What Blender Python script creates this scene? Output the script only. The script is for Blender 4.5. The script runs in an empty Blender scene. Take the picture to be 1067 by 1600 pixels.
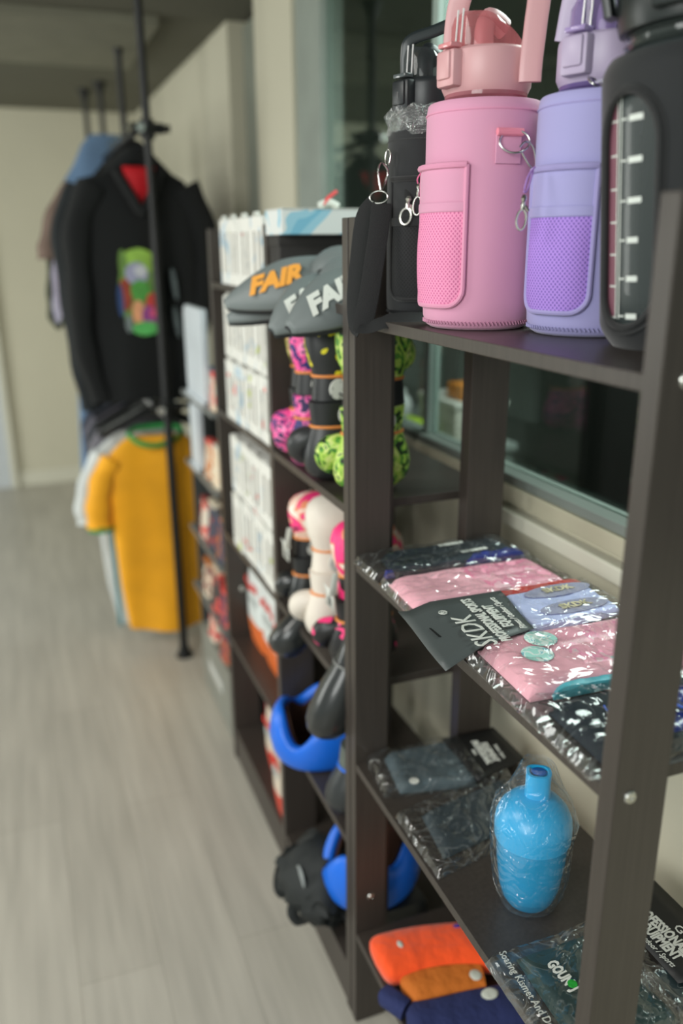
import bpy, bmesh, math, random
from mathutils import Vector, Matrix, Euler, noise
random.seed(7)
PI = math.pi
SC = bpy.context.scene
COL = SC.collection

# ------------------------------------------------------------------ camera
H = 1.565
yaw, pit, rol = math.radians(20.95), math.radians(17.9), math.radians(-0.4)
Fv = Vector((math.sin(yaw)*math.cos(pit), math.cos(yaw)*math.cos(pit), -math.sin(pit)))
Rv = Vector((math.cos(yaw), -math.sin(yaw), 0))
Uv = Rv.cross(Fv)
R2 = Rv*math.cos(rol) + Uv*math.sin(rol)
U2 = Uv*math.cos(rol) - Rv*math.sin(rol)
cam = bpy.data.cameras.new('camera'); camo = bpy.data.objects.new('camera', cam); COL.objects.link(camo)
camo.matrix_world = Matrix(((R2.x, U2.x, -Fv.x, 0), (R2.y, U2.y, -Fv.y, 0), (R2.z, U2.z, -Fv.z, H), (0, 0, 0, 1)))
cam.sensor_fit = 'HORIZONTAL'; cam.sensor_width = 24.0; cam.lens = 1300/1067*24.0
cam.clip_start = 0.05
cam.dof.use_dof = True; cam.dof.focus_distance = 1.10; cam.dof.aperture_fstop = 1.7
SC.camera = camo

# ------------------------------------------------------------------ world, light, exposure
w = bpy.data.worlds.new('world'); SC.world = w; w.use_nodes = True
w.node_tree.nodes['Background'].inputs[0].default_value = (0.92, 1.0, 0.93, 1)
w.node_tree.nodes['Background'].inputs[1].default_value = 0.42
def area(name, loc, target, sx, sy, power, col=(1, 1, 1)):
    l = bpy.data.lights.new(name, 'AREA'); l.shape = 'RECTANGLE'; l.size = sx; l.size_y = sy; l.energy = power; l.color = col
    o = bpy.data.objects.new(name, l); COL.objects.link(o); o.location = loc
    o.rotation_euler = (Vector(target)-Vector(loc)).to_track_quat('-Z', 'Y').to_euler()
    return o
area('shopfront_daylight', (-2.2, -1.0, 2.1), (0.6, 1.2, 0.9), 1.8, 1.4, 56, (0.98, 1.0, 0.97))
area('ceiling_panel_light', (-1.15, 1.5, 2.33), (-0.9, 2.1, 0), 1.1, 1.1, 38, (1.0, 0.98, 0.92))
area('far_side_fill', (-2.7, 3.7, 1.35), (0.3, 5.0, 1.0), 1.8, 1.6, 50, (0.98, 1.0, 0.95))  # added fill from the left, brightens the far wall and floor
SC.view_settings.view_transform = 'Standard'; SC.view_settings.look = 'None'
SC.view_settings.exposure = 0.33; SC.view_settings.gamma = 1.0; SC.view_settings.use_curve_mapping = False

# ------------------------------------------------------------------ materials
MC = {}
def rgb(r, g, b):
    f = lambda c: (c/255/12.92) if c <= 10 else ((c/255+0.055)/1.055)**2.4
    return (f(r), f(g), f(b), 1)
def newmat(name):
    m = bpy.data.materials.new(name); m.use_nodes = True; nt = m.node_tree
    return m, nt, nt.nodes['Principled BSDF'], nt.nodes, nt.links
def mat(name, col, rough=0.5, metal=0.0, bump=0.0, bscale=60.0, var=0.08, vscale=8.0, coat=0.0, sheen=0.0, stretch=(1, 1, 1), spec=0.5, alpha=1.0):
    if name in MC: return MC[name]
    m, nt, b, N, L = newmat(name)
    tc = N.new('ShaderNodeTexCoord'); mp = N.new('ShaderNodeMapping'); mp.inputs['Scale'].default_value = stretch
    L.new(tc.outputs['Object'], mp.inputs[0])
    nz = N.new('ShaderNodeTexNoise'); nz.inputs['Scale'].default_value = vscale; nz.inputs['Detail'].default_value = 4
    L.new(mp.outputs[0], nz.inputs['Vector'])
    mr = N.new('ShaderNodeMapRange'); mr.inputs[1].default_value = 0.3; mr.inputs[2].default_value = 0.7
    mr.inputs[3].default_value = 1-var; mr.inputs[4].default_value = 1+var; L.new(nz.outputs[0], mr.inputs[0])
    mx = N.new('ShaderNodeVectorMath'); mx.operation = 'SCALE'; mx.inputs[0].default_value = col[:3]
    L.new(mr.outputs[0], mx.inputs['Scale']); L.new(mx.outputs[0], b.inputs['Base Color'])
    b.inputs['Roughness'].default_value = rough; b.inputs['Metallic'].default_value = metal
    b.inputs['Coat Weight'].default_value = coat; b.inputs['Sheen Weight'].default_value = sheen
    b.inputs['Specular IOR Level'].default_value = spec; b.inputs['Alpha'].default_value = alpha
    if bump:
        n2 = N.new('ShaderNodeTexNoise'); n2.inputs['Scale'].default_value = bscale; n2.inputs['Detail'].default_value = 3
        L.new(mp.outputs[0], n2.inputs['Vector'])
        bp = N.new('ShaderNodeBump'); bp.inputs['Strength'].default_value = bump; bp.inputs['Distance'].default_value = 0.01
        L.new(n2.outputs[0], bp.inputs['Height']); L.new(bp.outputs[0], b.inputs['Normal'])
    MC[name] = m; return m
def patches(name, stops, scale=14.0, rough=0.6, distort=1.2, coat=0.0, seed=0.0):
    """camouflage or print: noise cut into flat colour patches"""
    if name in MC: return MC[name]
    m, nt, b, N, L = newmat(name)
    tc = N.new('ShaderNodeTexCoord'); mp = N.new('ShaderNodeMapping'); mp.inputs['Location'].default_value = (seed, seed*2, seed*3)
    oi = N.new('ShaderNodeObjectInfo'); sc = N.new('ShaderNodeMath'); sc.operation = 'MULTIPLY'; sc.inputs[1].default_value = 9.0; L.new(oi.outputs['Random'], sc.inputs[0])
    ad = N.new('ShaderNodeVectorMath'); ad.operation = 'ADD'; L.new(tc.outputs['Object'], ad.inputs[0]); L.new(sc.outputs[0], ad.inputs[1]); L.new(ad.outputs[0], mp.inputs[0])
    nz = N.new('ShaderNodeTexNoise'); nz.inputs['Scale'].default_value = scale; nz.inputs['Detail'].default_value = 1.0; nz.inputs['Distortion'].default_value = distort
    L.new(mp.outputs[0], nz.inputs['Vector'])
    cr = N.new('ShaderNodeValToRGB'); cr.color_ramp.interpolation = 'CONSTANT'; e = cr.color_ramp.elements
    e[0].position = 0; e[0].color = stops[0][1]; e[1].position = stops[1][0]; e[1].color = stops[1][1]
    for p, c in stops[2:]: k = e.new(p); k.color = c
    L.new(nz.outputs[0], cr.inputs[0]); L.new(cr.outputs[0], b.inputs['Base Color'])
    b.inputs['Roughness'].default_value = rough; b.inputs['Coat Weight'].default_value = coat
    MC[name] = m; return m
def film(name, tint=(1, 1, 1, 1), gloss=0.12, rough=0.12, scale=35.0, strength=0.9, milky=0.03):
    """clear crinkled plastic"""
    if name in MC: return MC[name]
    m, nt, b, N, L = newmat(name); N.remove(b); out = N['Material Output']
    tr = N.new('ShaderNodeBsdfTransparent'); tr.inputs[0].default_value = tint
    gl = N.new('ShaderNodeBsdfGlossy'); gl.inputs['Roughness'].default_value = rough
    df = N.new('ShaderNodeBsdfDiffuse'); df.inputs[0].default_value = (0.8, 0.85, 0.85, 1)
    tc = N.new('ShaderNodeTexCoord')
    nz = N.new('ShaderNodeTexNoise'); nz.inputs['Scale'].default_value = scale; nz.inputs['Detail'].default_value = 2.5; nz.inputs['Distortion'].default_value = 1.5
    L.new(tc.outputs['Object'], nz.inputs['Vector'])
    # creases: ridged noise
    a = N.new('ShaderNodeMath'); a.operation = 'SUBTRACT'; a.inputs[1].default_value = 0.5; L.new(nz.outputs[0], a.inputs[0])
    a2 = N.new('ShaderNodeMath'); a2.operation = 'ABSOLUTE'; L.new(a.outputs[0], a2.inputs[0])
    bp = N.new('ShaderNodeBump'); bp.inputs['Strength'].default_value = strength; bp.inputs['Distance'].default_value = 0.035
    L.new(a2.outputs[0], bp.inputs['Height']); L.new(bp.outputs[0], gl.inputs['Normal'])
    lw = N.new('ShaderNodeLayerWeight'); lw.inputs[0].default_value = 0.5
    fr = N.new('ShaderNodeMath'); fr.operation = 'POWER'; fr.inputs[1].default_value = 2.6; L.new(lw.outputs['Facing'], fr.inputs[0])
    ad = N.new('ShaderNodeMath'); ad.operation = 'MULTIPLY_ADD'; ad.inputs[1].default_value = 0.7; ad.inputs[2].default_value = gloss; ad.use_clamp = True
    L.new(fr.outputs[0], ad.inputs[0])
    cm = N.new('ShaderNodeMapRange'); cm.inputs[1].default_value = 0.0; cm.inputs[2].default_value = 0.016; cm.inputs[3].default_value = milky+0.14*min(1, gloss*12); cm.inputs[4].default_value = milky  # crease lines whitened in the colour: film whitening plus painted crinkle glints
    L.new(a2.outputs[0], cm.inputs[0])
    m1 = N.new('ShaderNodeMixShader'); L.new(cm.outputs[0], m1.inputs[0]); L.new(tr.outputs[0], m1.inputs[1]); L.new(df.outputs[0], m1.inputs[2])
    m2 = N.new('ShaderNodeMixShader'); L.new(ad.outputs[0], m2.inputs[0]); L.new(m1.outputs[0], m2.inputs[1]); L.new(gl.outputs[0], m2.inputs[2])
    L.new(m2.outputs[0], out.inputs[0]); MC[name] = m; return m
def clearplastic(name, tint, tr=0.55, rough=0.08):
    """tinted see-through hard plastic: tinted transparency under a glossy coat"""
    if name in MC: return MC[name]
    m, nt, b, N, L = newmat(name); out = N['Material Output']
    b.inputs['Base Color'].default_value = tint; b.inputs['Roughness'].default_value = rough; b.inputs['Coat Weight'].default_value = 0.4
    t = N.new('ShaderNodeBsdfTransparent'); t.inputs[0].default_value = tuple(min(1, c*0.5+0.5) for c in tint[:3])+(1,)
    fr = N.new('ShaderNodeLayerWeight'); fr.inputs[0].default_value = 0.35
    ma = N.new('ShaderNodeMath'); ma.operation = 'MULTIPLY_ADD'; ma.inputs[1].default_value = 0.6; ma.inputs[2].default_value = 1-tr; ma.use_clamp = True
    L.new(fr.outputs['Facing'], ma.inputs[0])
    mx = N.new('ShaderNodeMixShader'); L.new(ma.outputs[0], mx.inputs[0]); L.new(t.outputs[0], mx.inputs[1]); L.new(b.outputs[0], mx.inputs[2])
    L.new(mx.outputs[0], out.inputs[0]); MC[name] = m; return m
def meshcloth(name, c1, c2, k=1300.0, rough=0.8):
    """perforated sports mesh: staggered dots from the UV map (metres)"""
    if name in MC: return MC[name]
    m, nt, b, N, L = newmat(name)
    uv = N.new('ShaderNodeUVMap'); sp = N.new('ShaderNodeSeparateXYZ'); L.new(uv.outputs[0], sp.inputs[0])
    def sn(o, kk):
        a = N.new('ShaderNodeMath'); a.operation = 'MULTIPLY'; a.inputs[1].default_value = kk; L.new(sp.outputs[o], a.inputs[0])
        s = N.new('ShaderNodeMath'); s.operation = 'SINE'; L.new(a.outputs[0], s.inputs[0]); return s
    p = N.new('ShaderNodeMath'); p.operation = 'MULTIPLY'; L.new(sn(0, k*1.0).outputs[0], p.inputs[0]); L.new(sn(1, k*0.8).outputs[0], p.inputs[1])
    mr = N.new('ShaderNodeMapRange'); mr.inputs[1].default_value = 0.15; mr.inputs[2].default_value = 0.5; L.new(p.outputs[0], mr.inputs[0])
    mx = N.new('ShaderNodeMix'); mx.data_type = 'RGBA'; mx.inputs[6].default_value = c1; mx.inputs[7].default_value = c2
    L.new(mr.outputs[0], mx.inputs[0]); L.new(mx.outputs[2], b.inputs['Base Color'])
    bp = N.new('ShaderNodeBump'); bp.invert = True; bp.inputs['Strength'].default_value = 0.5; bp.inputs['Distance'].default_value = 0.002
    L.new(mr.outputs[0], bp.inputs['Height']); L.new(bp.outputs[0], b.inputs['Normal']); b.inputs['Roughness'].default_value = rough
    MC[name] = m; return m

def wood_mat():
    m, nt, b, N, L = newmat('dark_wood_laminate')
    tc = N.new('ShaderNodeTexCoord'); mp = N.new('ShaderNodeMapping'); mp.inputs['Scale'].default_value = (40, 40, 1.5)
    L.new(tc.outputs['Object'], mp.inputs[0]); nz = N.new('ShaderNodeTexNoise'); nz.inputs['Scale'].default_value = 4; nz.inputs['Detail'].default_value = 6
    L.new(mp.outputs[0], nz.inputs['Vector']); cr = N.new('ShaderNodeValToRGB')
    cr.color_ramp.elements[0].position = 0.3; cr.color_ramp.elements[0].color = rgb(58, 52, 48)
    cr.color_ramp.elements[1].position = 0.75; cr.color_ramp.elements[1].color = rgb(68, 62, 57)
    L.new(nz.outputs[0], cr.inputs[0]); L.new(cr.outputs[0], b.inputs['Base Color'])
    b.inputs['Roughness'].default_value = 0.38; b.inputs['Specular IOR Level'].default_value = 0.45
    bp = N.new('ShaderNodeBump'); bp.inputs['Strength'].default_value = 0.08; bp.inputs['Distance'].default_value = 0.002
    L.new(nz.outputs[0], bp.inputs['Height']); L.new(bp.outputs[0], b.inputs['Normal']); return m
def floor_mat():
    m, nt, b, N, L = newmat('grey_vinyl_plank')
    tc = N.new('ShaderNodeTexCoord'); mp = N.new('ShaderNodeMapping'); mp.inputs['Rotation'].default_value = (0, 0, PI/2)
    L.new(tc.outputs['Object'], mp.inputs[0])
    br = N.new('ShaderNodeTexBrick'); br.inputs['Scale'].default_value = 1; br.inputs['Brick Width'].default_value = 1.2; br.inputs['Row Height'].default_value = 0.18
    br.inputs['Mortar Size'].default_value = 0.0012; br.inputs['Color1'].default_value = rgb(188, 184, 173); br.inputs['Color2'].default_value = rgb(178, 174, 163)
    br.inputs['Mortar'].default_value = rgb(156, 151, 140); br.inputs['Mortar Smooth'].default_value = 0.5; L.new(mp.outputs[0], br.inputs[0])
    m2 = N.new('ShaderNodeMapping'); m2.inputs['Scale'].default_value = (14, 1.1, 1); L.new(tc.outputs['Object'], m2.inputs[0])
    nz = N.new('ShaderNodeTexNoise'); nz.inputs['Scale'].default_value = 2.2; nz.inputs['Detail'].default_value = 5; L.new(m2.outputs[0], nz.inputs['Vector'])
    mr = N.new('ShaderNodeMapRange'); mr.inputs[1].default_value = 0.3; mr.inputs[2].default_value = 0.7; mr.inputs[3].default_value = 0.86; mr.inputs[4].default_value = 1.1
    L.new(nz.outputs[0], mr.inputs[0]); mx = N.new('ShaderNodeVectorMath'); mx.operation = 'SCALE'
    L.new(br.outputs[0], mx.inputs[0]); L.new(mr.outputs[0], mx.inputs['Scale']); L.new(mx.outputs[0], b.inputs['Base Color'])
    b.inputs['Roughness'].default_value = 0.42; return m
def glass_mat():
    m, nt, b, N, L = newmat('window_glass'); N.remove(b); out = N['Material Output']
    t = N.new('ShaderNodeBsdfTransparent'); t.inputs[0].default_value = (0.70, 0.77, 0.74, 1)
    g = N.new('ShaderNodeBsdfGlossy'); g.inputs['Roughness'].default_value = 0.02; g.inputs[0].default_value = (0.85, 0.95, 0.92, 1)
    lw = N.new('ShaderNodeLayerWeight'); lw.inputs[0].default_value = 0.5
    f = N.new('ShaderNodeMath'); f.operation = 'POWER'; f.inputs[1].default_value = 3.5; L.new(lw.outputs['Facing'], f.inputs[0])
    a = N.new('ShaderNodeMath'); a.operation = 'MULTIPLY_ADD'; a.inputs[1].default_value = 0.8; a.inputs[2].default_value = 0.05; a.use_clamp = True
    L.new(f.outputs[0], a.inputs[0]); x = N.new('ShaderNodeMixShader'); L.new(a.outputs[0], x.inputs[0]); L.new(t.outputs[0], x.inputs[1]); L.new(g.outputs[0], x.inputs[2])
    L.new(x.outputs[0], out.inputs[0]); return m

WOOD = wood_mat()
WALLM = mat('cream_wall_paint', rgb(196, 192, 172), 0.85, var=0.02, vscale=3, bump=0.03, bscale=200)
TRIMM = mat('cream_trim_paint', rgb(206, 204, 188), 0.6, var=0.02)
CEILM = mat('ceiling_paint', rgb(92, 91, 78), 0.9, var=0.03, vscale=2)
GREYM = mat('grey_frame_metal', rgb(120, 128, 122), 0.45, var=0.02)
STEEL = mat('polished_steel', rgb(200, 200, 195), 0.22, metal=1.0, var=0.03)
BLACKM = mat('black_metal', rgb(20, 21, 21), 0.42, var=0.05, spec=0.35)
BLKFAB = mat('black_fabric', rgb(22, 25, 27), 0.85, bump=0.2, bscale=500, sheen=0.15)
WHITEP = mat('white_print', rgb(220, 222, 215), 0.6, var=0.02)

# ------------------------------------------------------------------ mesh builder (world coordinates)
def wmat(o):
    m = o.matrix_basis.copy(); p = o.parent
    while p: m = p.matrix_basis @ m; p = p.parent
    return m
class MB:
    def __init__(s, M=None): s.v = []; s.f = []; s.M = M; s.uv = {}
    def V(s, p):
        p = Vector(p); s.v.append(s.M @ p if s.M else p); return len(s.v)-1
    def box(s, a, b, bev=0.0):
        x0, y0, z0 = [min(a[i], b[i]) for i in range(3)]; x1, y1, z1 = [max(a[i], b[i]) for i in range(3)]
        if bev <= 0:
            i = [s.V(p) for p in ((x0,y0,z0),(x1,y0,z0),(x1,y1,z0),(x0,y1,z0),(x0,y0,z1),(x1,y0,z1),(x1,y1,z1),(x0,y1,z1))]
            for q in ((3,2,1,0),(4,5,6,7),(0,1,5,4),(1,2,6,5),(2,3,7,6),(3,0,4,7)): s.f.append(tuple(i[k] for k in q))
            return s
        bm = bmesh.new(); bmesh.ops.create_cube(bm, size=1)
        for v in bm.verts: v.co = Vector(((x0+x1)/2+v.co.x*(x1-x0), (y0+y1)/2+v.co.y*(y1-y0), (z0+z1)/2+v.co.z*(z1-z0)))
        bmesh.ops.bevel(bm, geom=list(bm.edges), offset=bev, segments=2, profile=0.5, affect='EDGES')
        s.addbm(bm); return s
    def addbm(s, bm):
        bm.verts.ensure_lookup_table(); n = len(s.v)
        for v in bm.verts: s.V(v.co)
        for f in bm.faces: s.f.append(tuple(n+v.index for v in f.verts))
        bm.free()
    def rings(s, rings, closed=True, cap=True, loop=False):
        n = len(rings[0]); idx = [[s.V(p) for p in r] for r in rings]
        for a in range(len(idx)-(0 if loop else 1)):
            r0, r1 = idx[a], idx[(a+1) % len(idx)]
            for k in range(n if closed else n-1): s.f.append((r0[k], r0[(k+1) % n], r1[(k+1) % n], r1[k]))
        if cap and closed and not loop: s.f.append(tuple(reversed(idx[0]))); s.f.append(tuple(idx[-1]))
        return s
    def lathe(s, c, prof, n=48, cap=True):
        return s.rings([[(c[0]+r*math.cos(2*PI*k/n), c[1]+r*math.sin(2*PI*k/n), z) for k in range(n)] for r, z in prof], cap=cap)
    def loft(s, secs, n=20, e=2.0):
        """secs: (cx, cy, z, a, b) superellipse sections along z"""
        R = []
        for cx, cy, z, a, b in secs:
            r = []
            for k in range(n):
                t = 2*PI*k/n; c, d = math.cos(t), math.sin(t)
                r.append((cx+a*math.copysign(abs(c)**(2/e), c), cy+b*math.copysign(abs(d)**(2/e), d), z))
            R.append(r)
        return s.rings(R)
    def sweep(s, path, ra, rb=None, n=10, up=(0, 0, 1), loop=False, e=2.0):
        P = [Vector(p) for p in path]; up = Vector(up); R = []; m = len(P)
        for i, p in enumerate(P):
            if loop: t = P[(i+1) % m]-P[(i-1) % m]
            else: t = P[min(i+1, m-1)]-P[max(i-1, 0)]
            t.normalize(); u = up - t*up.dot(t)
            if u.length < 1e-4: u = Vector((1, 0, 0)) - t*t.x
            u.normalize(); v = t.cross(u)
            a = ra[i] if isinstance(ra, (list, tuple)) else ra; b = (rb[i] if isinstance(rb, (list, tuple)) else rb) if rb else a
            ring = []
            for k in range(n):
                q = 2*PI*k/n; c, d = math.cos(q), math.sin(q)
                ring.append(p + v*(a*math.copysign(abs(c)**(2/e), c)) + u*(b*math.copysign(abs(d)**(2/e), d)))
            R.append(ring)
        return s.rings(R, loop=loop)
    def prism(s, pts, y0, y1):
        """polygon in XZ extruded along Y"""
        a = [s.V((p[0], y0, p[1])) for p in pts]; b = [s.V((p[0], y1, p[1])) for p in pts]; n = len(pts)
        s.f.append(tuple(a)); s.f.append(tuple(reversed(b)))
        for k in range(n): s.f.append((a[k], b[k], b[(k+1) % n], a[(k+1) % n]))
        return s
    def ell(s, c, r, n=20, m=12):
        R = [[(c[0]+r[0]*math.sin(PI*j/m)*math.cos(2*PI*k/n), c[1]+r[1]*math.sin(PI*j/m)*math.sin(2*PI*k/n), c[2]+r[2]*math.cos(PI*j/m)) for k in range(n)] for j in range(m, -1, -1)]
        R[0] = [(c[0]+1e-4*math.cos(2*PI*k/n), c[1]+1e-4*math.sin(2*PI*k/n), c[2]-r[2]) for k in range(n)]
        R[-1] = [(c[0]+1e-4*math.cos(2*PI*k/n), c[1]+1e-4*math.sin(2*PI*k/n), c[2]+r[2]) for k in range(n)]
        return s.rings(R)
    def build(s, name, m, parent=None, smooth=True, label=None, cat=None, group=None, kind=None, sub=0, bev=0, solid=0, ang=0.6, local=False):
        me = bpy.data.meshes.new(name); vs = s.v
        o = bpy.data.objects.new(name, me); COL.objects.link(o)
        if parent is not None:
            o.parent = parent
            if not local:
                inv = wmat(parent).inverted(); vs = [inv @ v for v in vs]
        elif not local:
            xs = [v.x for v in vs]; ys = [v.y for v in vs]; zs = [v.z for v in vs]
            og = Vector(((min(xs)+max(xs))/2, (min(ys)+max(ys))/2, min(zs))); o.location = og; vs = [v-og for v in vs]
        me.from_pydata([tuple(v) for v in vs], [], s.f); me.update()
        me.materials.append(m)
        if s.uv:
            ul = me.uv_layers.new(name='UVMap')
            for lp in me.loops: ul.data[lp.index].uv = s.uv.get(lp.vertex_index, (0, 0))
        if smooth:
            for p in me.polygons: p.use_smooth = True
            me.set_sharp_from_angle(angle=ang)
        if bev: x = o.modifiers.new('b', 'BEVEL'); x.width = bev; x.segments = 2; x.limit_method = 'ANGLE'
        if solid: x = o.modifiers.new('s', 'SOLIDIFY'); x.thickness = solid; x.offset = 0
        if sub: x = o.modifiers.new('u', 'SUBSURF'); x.levels = sub; x.render_levels = sub
        tag(o, label, cat, group, kind); return o
def tag(o, label=None, cat=None, group=None, kind=None):
    for k, v in (('label', label), ('category', cat), ('group', group), ('kind', kind)):
        if v: o[k] = v
    return o
def thing(name, label, cat, loc=(0, 0, 0), rot=(0, 0, 0), group=None):
    o = bpy.data.objects.new(name, None); COL.objects.link(o); o.location = loc; o.rotation_euler = rot; o.empty_display_size = 0.05
    return tag(o, label, cat, group)
def dup(root, loc, rot=None, label=None):
    r = root.copy(); COL.objects.link(r); r.location = loc
    if rot is not None: r.rotation_euler = rot
    if label: r['label'] = label
    for ch in list(root.children):
        c = ch.copy(); COL.objects.link(c); c.parent = r
        for g in ch.children: d = g.copy(); COL.objects.link(d); d.parent = c
    return r
def text(name, st, M, size, m, parent, align='CENTER', shear=0.0, bold=0.0, ext=0.0004, sx=1.0, spacing=1.0, space_local=False):
    """flat lettering: M maps the text plane (x right, y up) to the world"""
    cu = bpy.data.curves.new(name, 'FONT'); cu.body = st; cu.size = size; cu.align_x = align; cu.align_y = 'CENTER'; cu.shear = shear
    cu.offset = bold; cu.extrude = ext; cu.space_character = spacing; cu.resolution_u = 2
    t = bpy.data.objects.new('tmp', cu); COL.objects.link(t); bpy.context.view_layer.update()
    dg = bpy.context.evaluated_depsgraph_get(); me = bpy.data.meshes.new_from_object(t.evaluated_get(dg)); bpy.data.objects.remove(t)
    me.name = name; T = M @ Matrix.Diagonal((sx, 1, 1, 1))
    if parent is not None and not space_local: T = wmat(parent).inverted() @ T
    me.transform(T); me.materials.clear(); me.materials.append(m)
    o = bpy.data.objects.new(name, me); COL.objects.link(o); o.parent = parent; return o
def frame(o, x, y):
    """matrix with given origin, x axis and approximate y axis"""
    x = Vector(x).normalized(); y = Vector(y); y = (y-x*y.dot(x)).normalized(); z = x.cross(y)
    return Matrix(((x.x, y.x, z.x, o[0]), (x.y, y.y, z.y, o[1]), (x.z, y.z, z.z, o[2]), (0, 0, 0, 1)))
def arc(c, r, a0, a1, n, axis='XZ'):
    out = []
    for i in range(n+1):
        t = a0+(a1-a0)*i/n; u, v = r*math.cos(t), r*math.sin(t)
        out.append((c[0]+u, c[1], c[2]+v) if axis == 'XZ' else (c[0], c[1]+u, c[2]+v) if axis == 'YZ' else (c[0]+u, c[1]+v, c[2]))
    return out
def smoothpath(P, n=6):
    P = [Vector(p) for p in P]; out = []
    for i in range(len(P)-1):
        p0, p1, p2, p3 = P[max(i-1, 0)], P[i], P[i+1], P[min(i+2, len(P)-1)]
        for k in range(n):
            t = k/n; out.append(0.5*((2*p1)+(p2-p0)*t+(2*p0-5*p1+4*p2-p3)*t*t+(3*p1-p0-3*p2+p3)*t**3))
    out.append(P[-1]); return out

# ------------------------------------------------------------------ the room
WX = 0.87; FY = 5.9; CZ = 2.36
MB().box((-3.2, -1.6, -0.05), (WX+0.1, FY, 0)).build('floor', floor_mat(), smooth=False, kind='structure')
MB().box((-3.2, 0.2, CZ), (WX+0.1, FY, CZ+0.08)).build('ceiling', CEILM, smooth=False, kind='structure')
MB().box((-3.2, FY, 0), (WX+0.1, FY+0.1, CZ)).build('wall_back', WALLM, smooth=False, kind='structure')
MB().box((-0.13, FY-0.015, 0), (WX, FY, 0.10), 0.003).build('baseboard_back', TRIMM, smooth=False, kind='structure')
d = MB().box((-1.0, FY-0.03, 0), (-0.14, FY, 2.02), 0.004).build('door_1', mat('white_door_paint', rgb(190, 196, 200), 0.5, var=0.02), smooth=False, kind='structure')
MB().box((-0.14, FY-0.045, 0), (-0.10, FY, 2.06), 0.004).build('door_frame', TRIMM, d, smooth=False)
MB().box((-0.24, FY-0.08, 1.0), (-0.36, FY-0.06, 1.02), 0.004).build('door_handle', STEEL, d)
# right wall: below the window, above nothing (glass to the ceiling), pillar, recess, far stretch
wr = MB()
wr.box((WX, -1.6, 0), (WX+0.12, 2.6, 1.085))
wr.box((WX-0.02, 2.6, 0), (WX+0.12, 3.0, CZ))
wr.box((WX+0.09, 3.0, 0), (WX+0.12, 3.44, CZ))
wr.box((WX, 3.44, 0), (WX+0.12, FY, CZ))
wr.build('wall_right', WALLM, smooth=False, kind='structure')
MB().box((WX-0.012, 3.46, 0), (WX, FY-0.02, 0.10), 0.003).build('baseboard_right', TRIMM, smooth=False, kind='structure')
MB().box((WX+0.055, 3.02, 0.0), (WX+0.088, 3.42, CZ-0.02)).build('window_2', mat('grey_green_blind', rgb(120, 124, 112), 0.7), smooth=False, kind='structure')
win = MB().box((WX-0.015, -1.6, 1.085), (WX+0.05, 2.39, 1.118), 0.003).build('window_1', mat('cream_window_frame', rgb(178, 174, 152), 0.5), smooth=False, kind='structure')
MB().box((WX-0.008, -1.6, 1.118), (WX+0.045, 2.39, 1.136), 0.002).build('glazing_bead', GREYM, win, smooth=False)
MB().box((WX-0.01, 2.39, 1.085), (WX+0.06, 2.6, CZ), 0.003).build('window_jamb', mat('pale_grey_green_jamb', rgb(140, 148, 140), 0.6), win, smooth=False)
MB().box((WX+0.01, 1.728, 1.136), (WX+0.04, 1.754, CZ), 0.002).build('mullion', mat('pale_mullion', rgb(150, 165, 158), 0.4), win, smooth=False)
MB().box((WX+0.01, 1.755, 1.136), (WX+0.016, 2.39, CZ)).build('glass_pane', glass_mat(), win, smooth=False)
MB().box((WX+0.024, -1.6, 1.136), (WX+0.030, 1.727, CZ)).build('glass_pane', bpy.data.materials['window_glass'], win, smooth=False)
MB().box((WX-0.03, -1.6, 1.045), (WX, 2.6, 1.075), 0.004).build('trim_1', TRIMM, smooth=False, kind='structure')
# the dim room beyond the glass
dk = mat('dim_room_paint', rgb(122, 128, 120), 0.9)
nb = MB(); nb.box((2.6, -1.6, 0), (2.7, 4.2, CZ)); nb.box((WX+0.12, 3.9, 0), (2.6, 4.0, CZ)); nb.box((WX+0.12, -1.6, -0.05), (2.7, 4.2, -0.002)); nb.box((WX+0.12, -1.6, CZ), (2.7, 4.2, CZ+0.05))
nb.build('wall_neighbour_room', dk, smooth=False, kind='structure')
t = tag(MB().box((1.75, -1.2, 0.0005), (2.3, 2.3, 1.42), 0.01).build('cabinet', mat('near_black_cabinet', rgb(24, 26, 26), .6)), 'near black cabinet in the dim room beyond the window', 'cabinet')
l = bpy.data.lights.new('neighbour_room_fill', 'AREA'); l.shape = 'RECTANGLE'; l.size = .8; l.size_y = .8; l.energy = 34  # added fill light, brightens the room and table behind the glass
lo = bpy.data.objects.new('neighbour_room_fill', l); COL.objects.link(lo); lo.location = (1.45, 1.25, 2.28)
MB().box((-0.62, 3.45, CZ-0.035), (0.62, 4.3, CZ), 0.004).build('trim_2', mat('lighter_ceiling_panel', rgb(118, 117, 102), 0.8), smooth=False, kind='structure')  # flat slab under the ceiling, lighter than the rest of it

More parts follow.
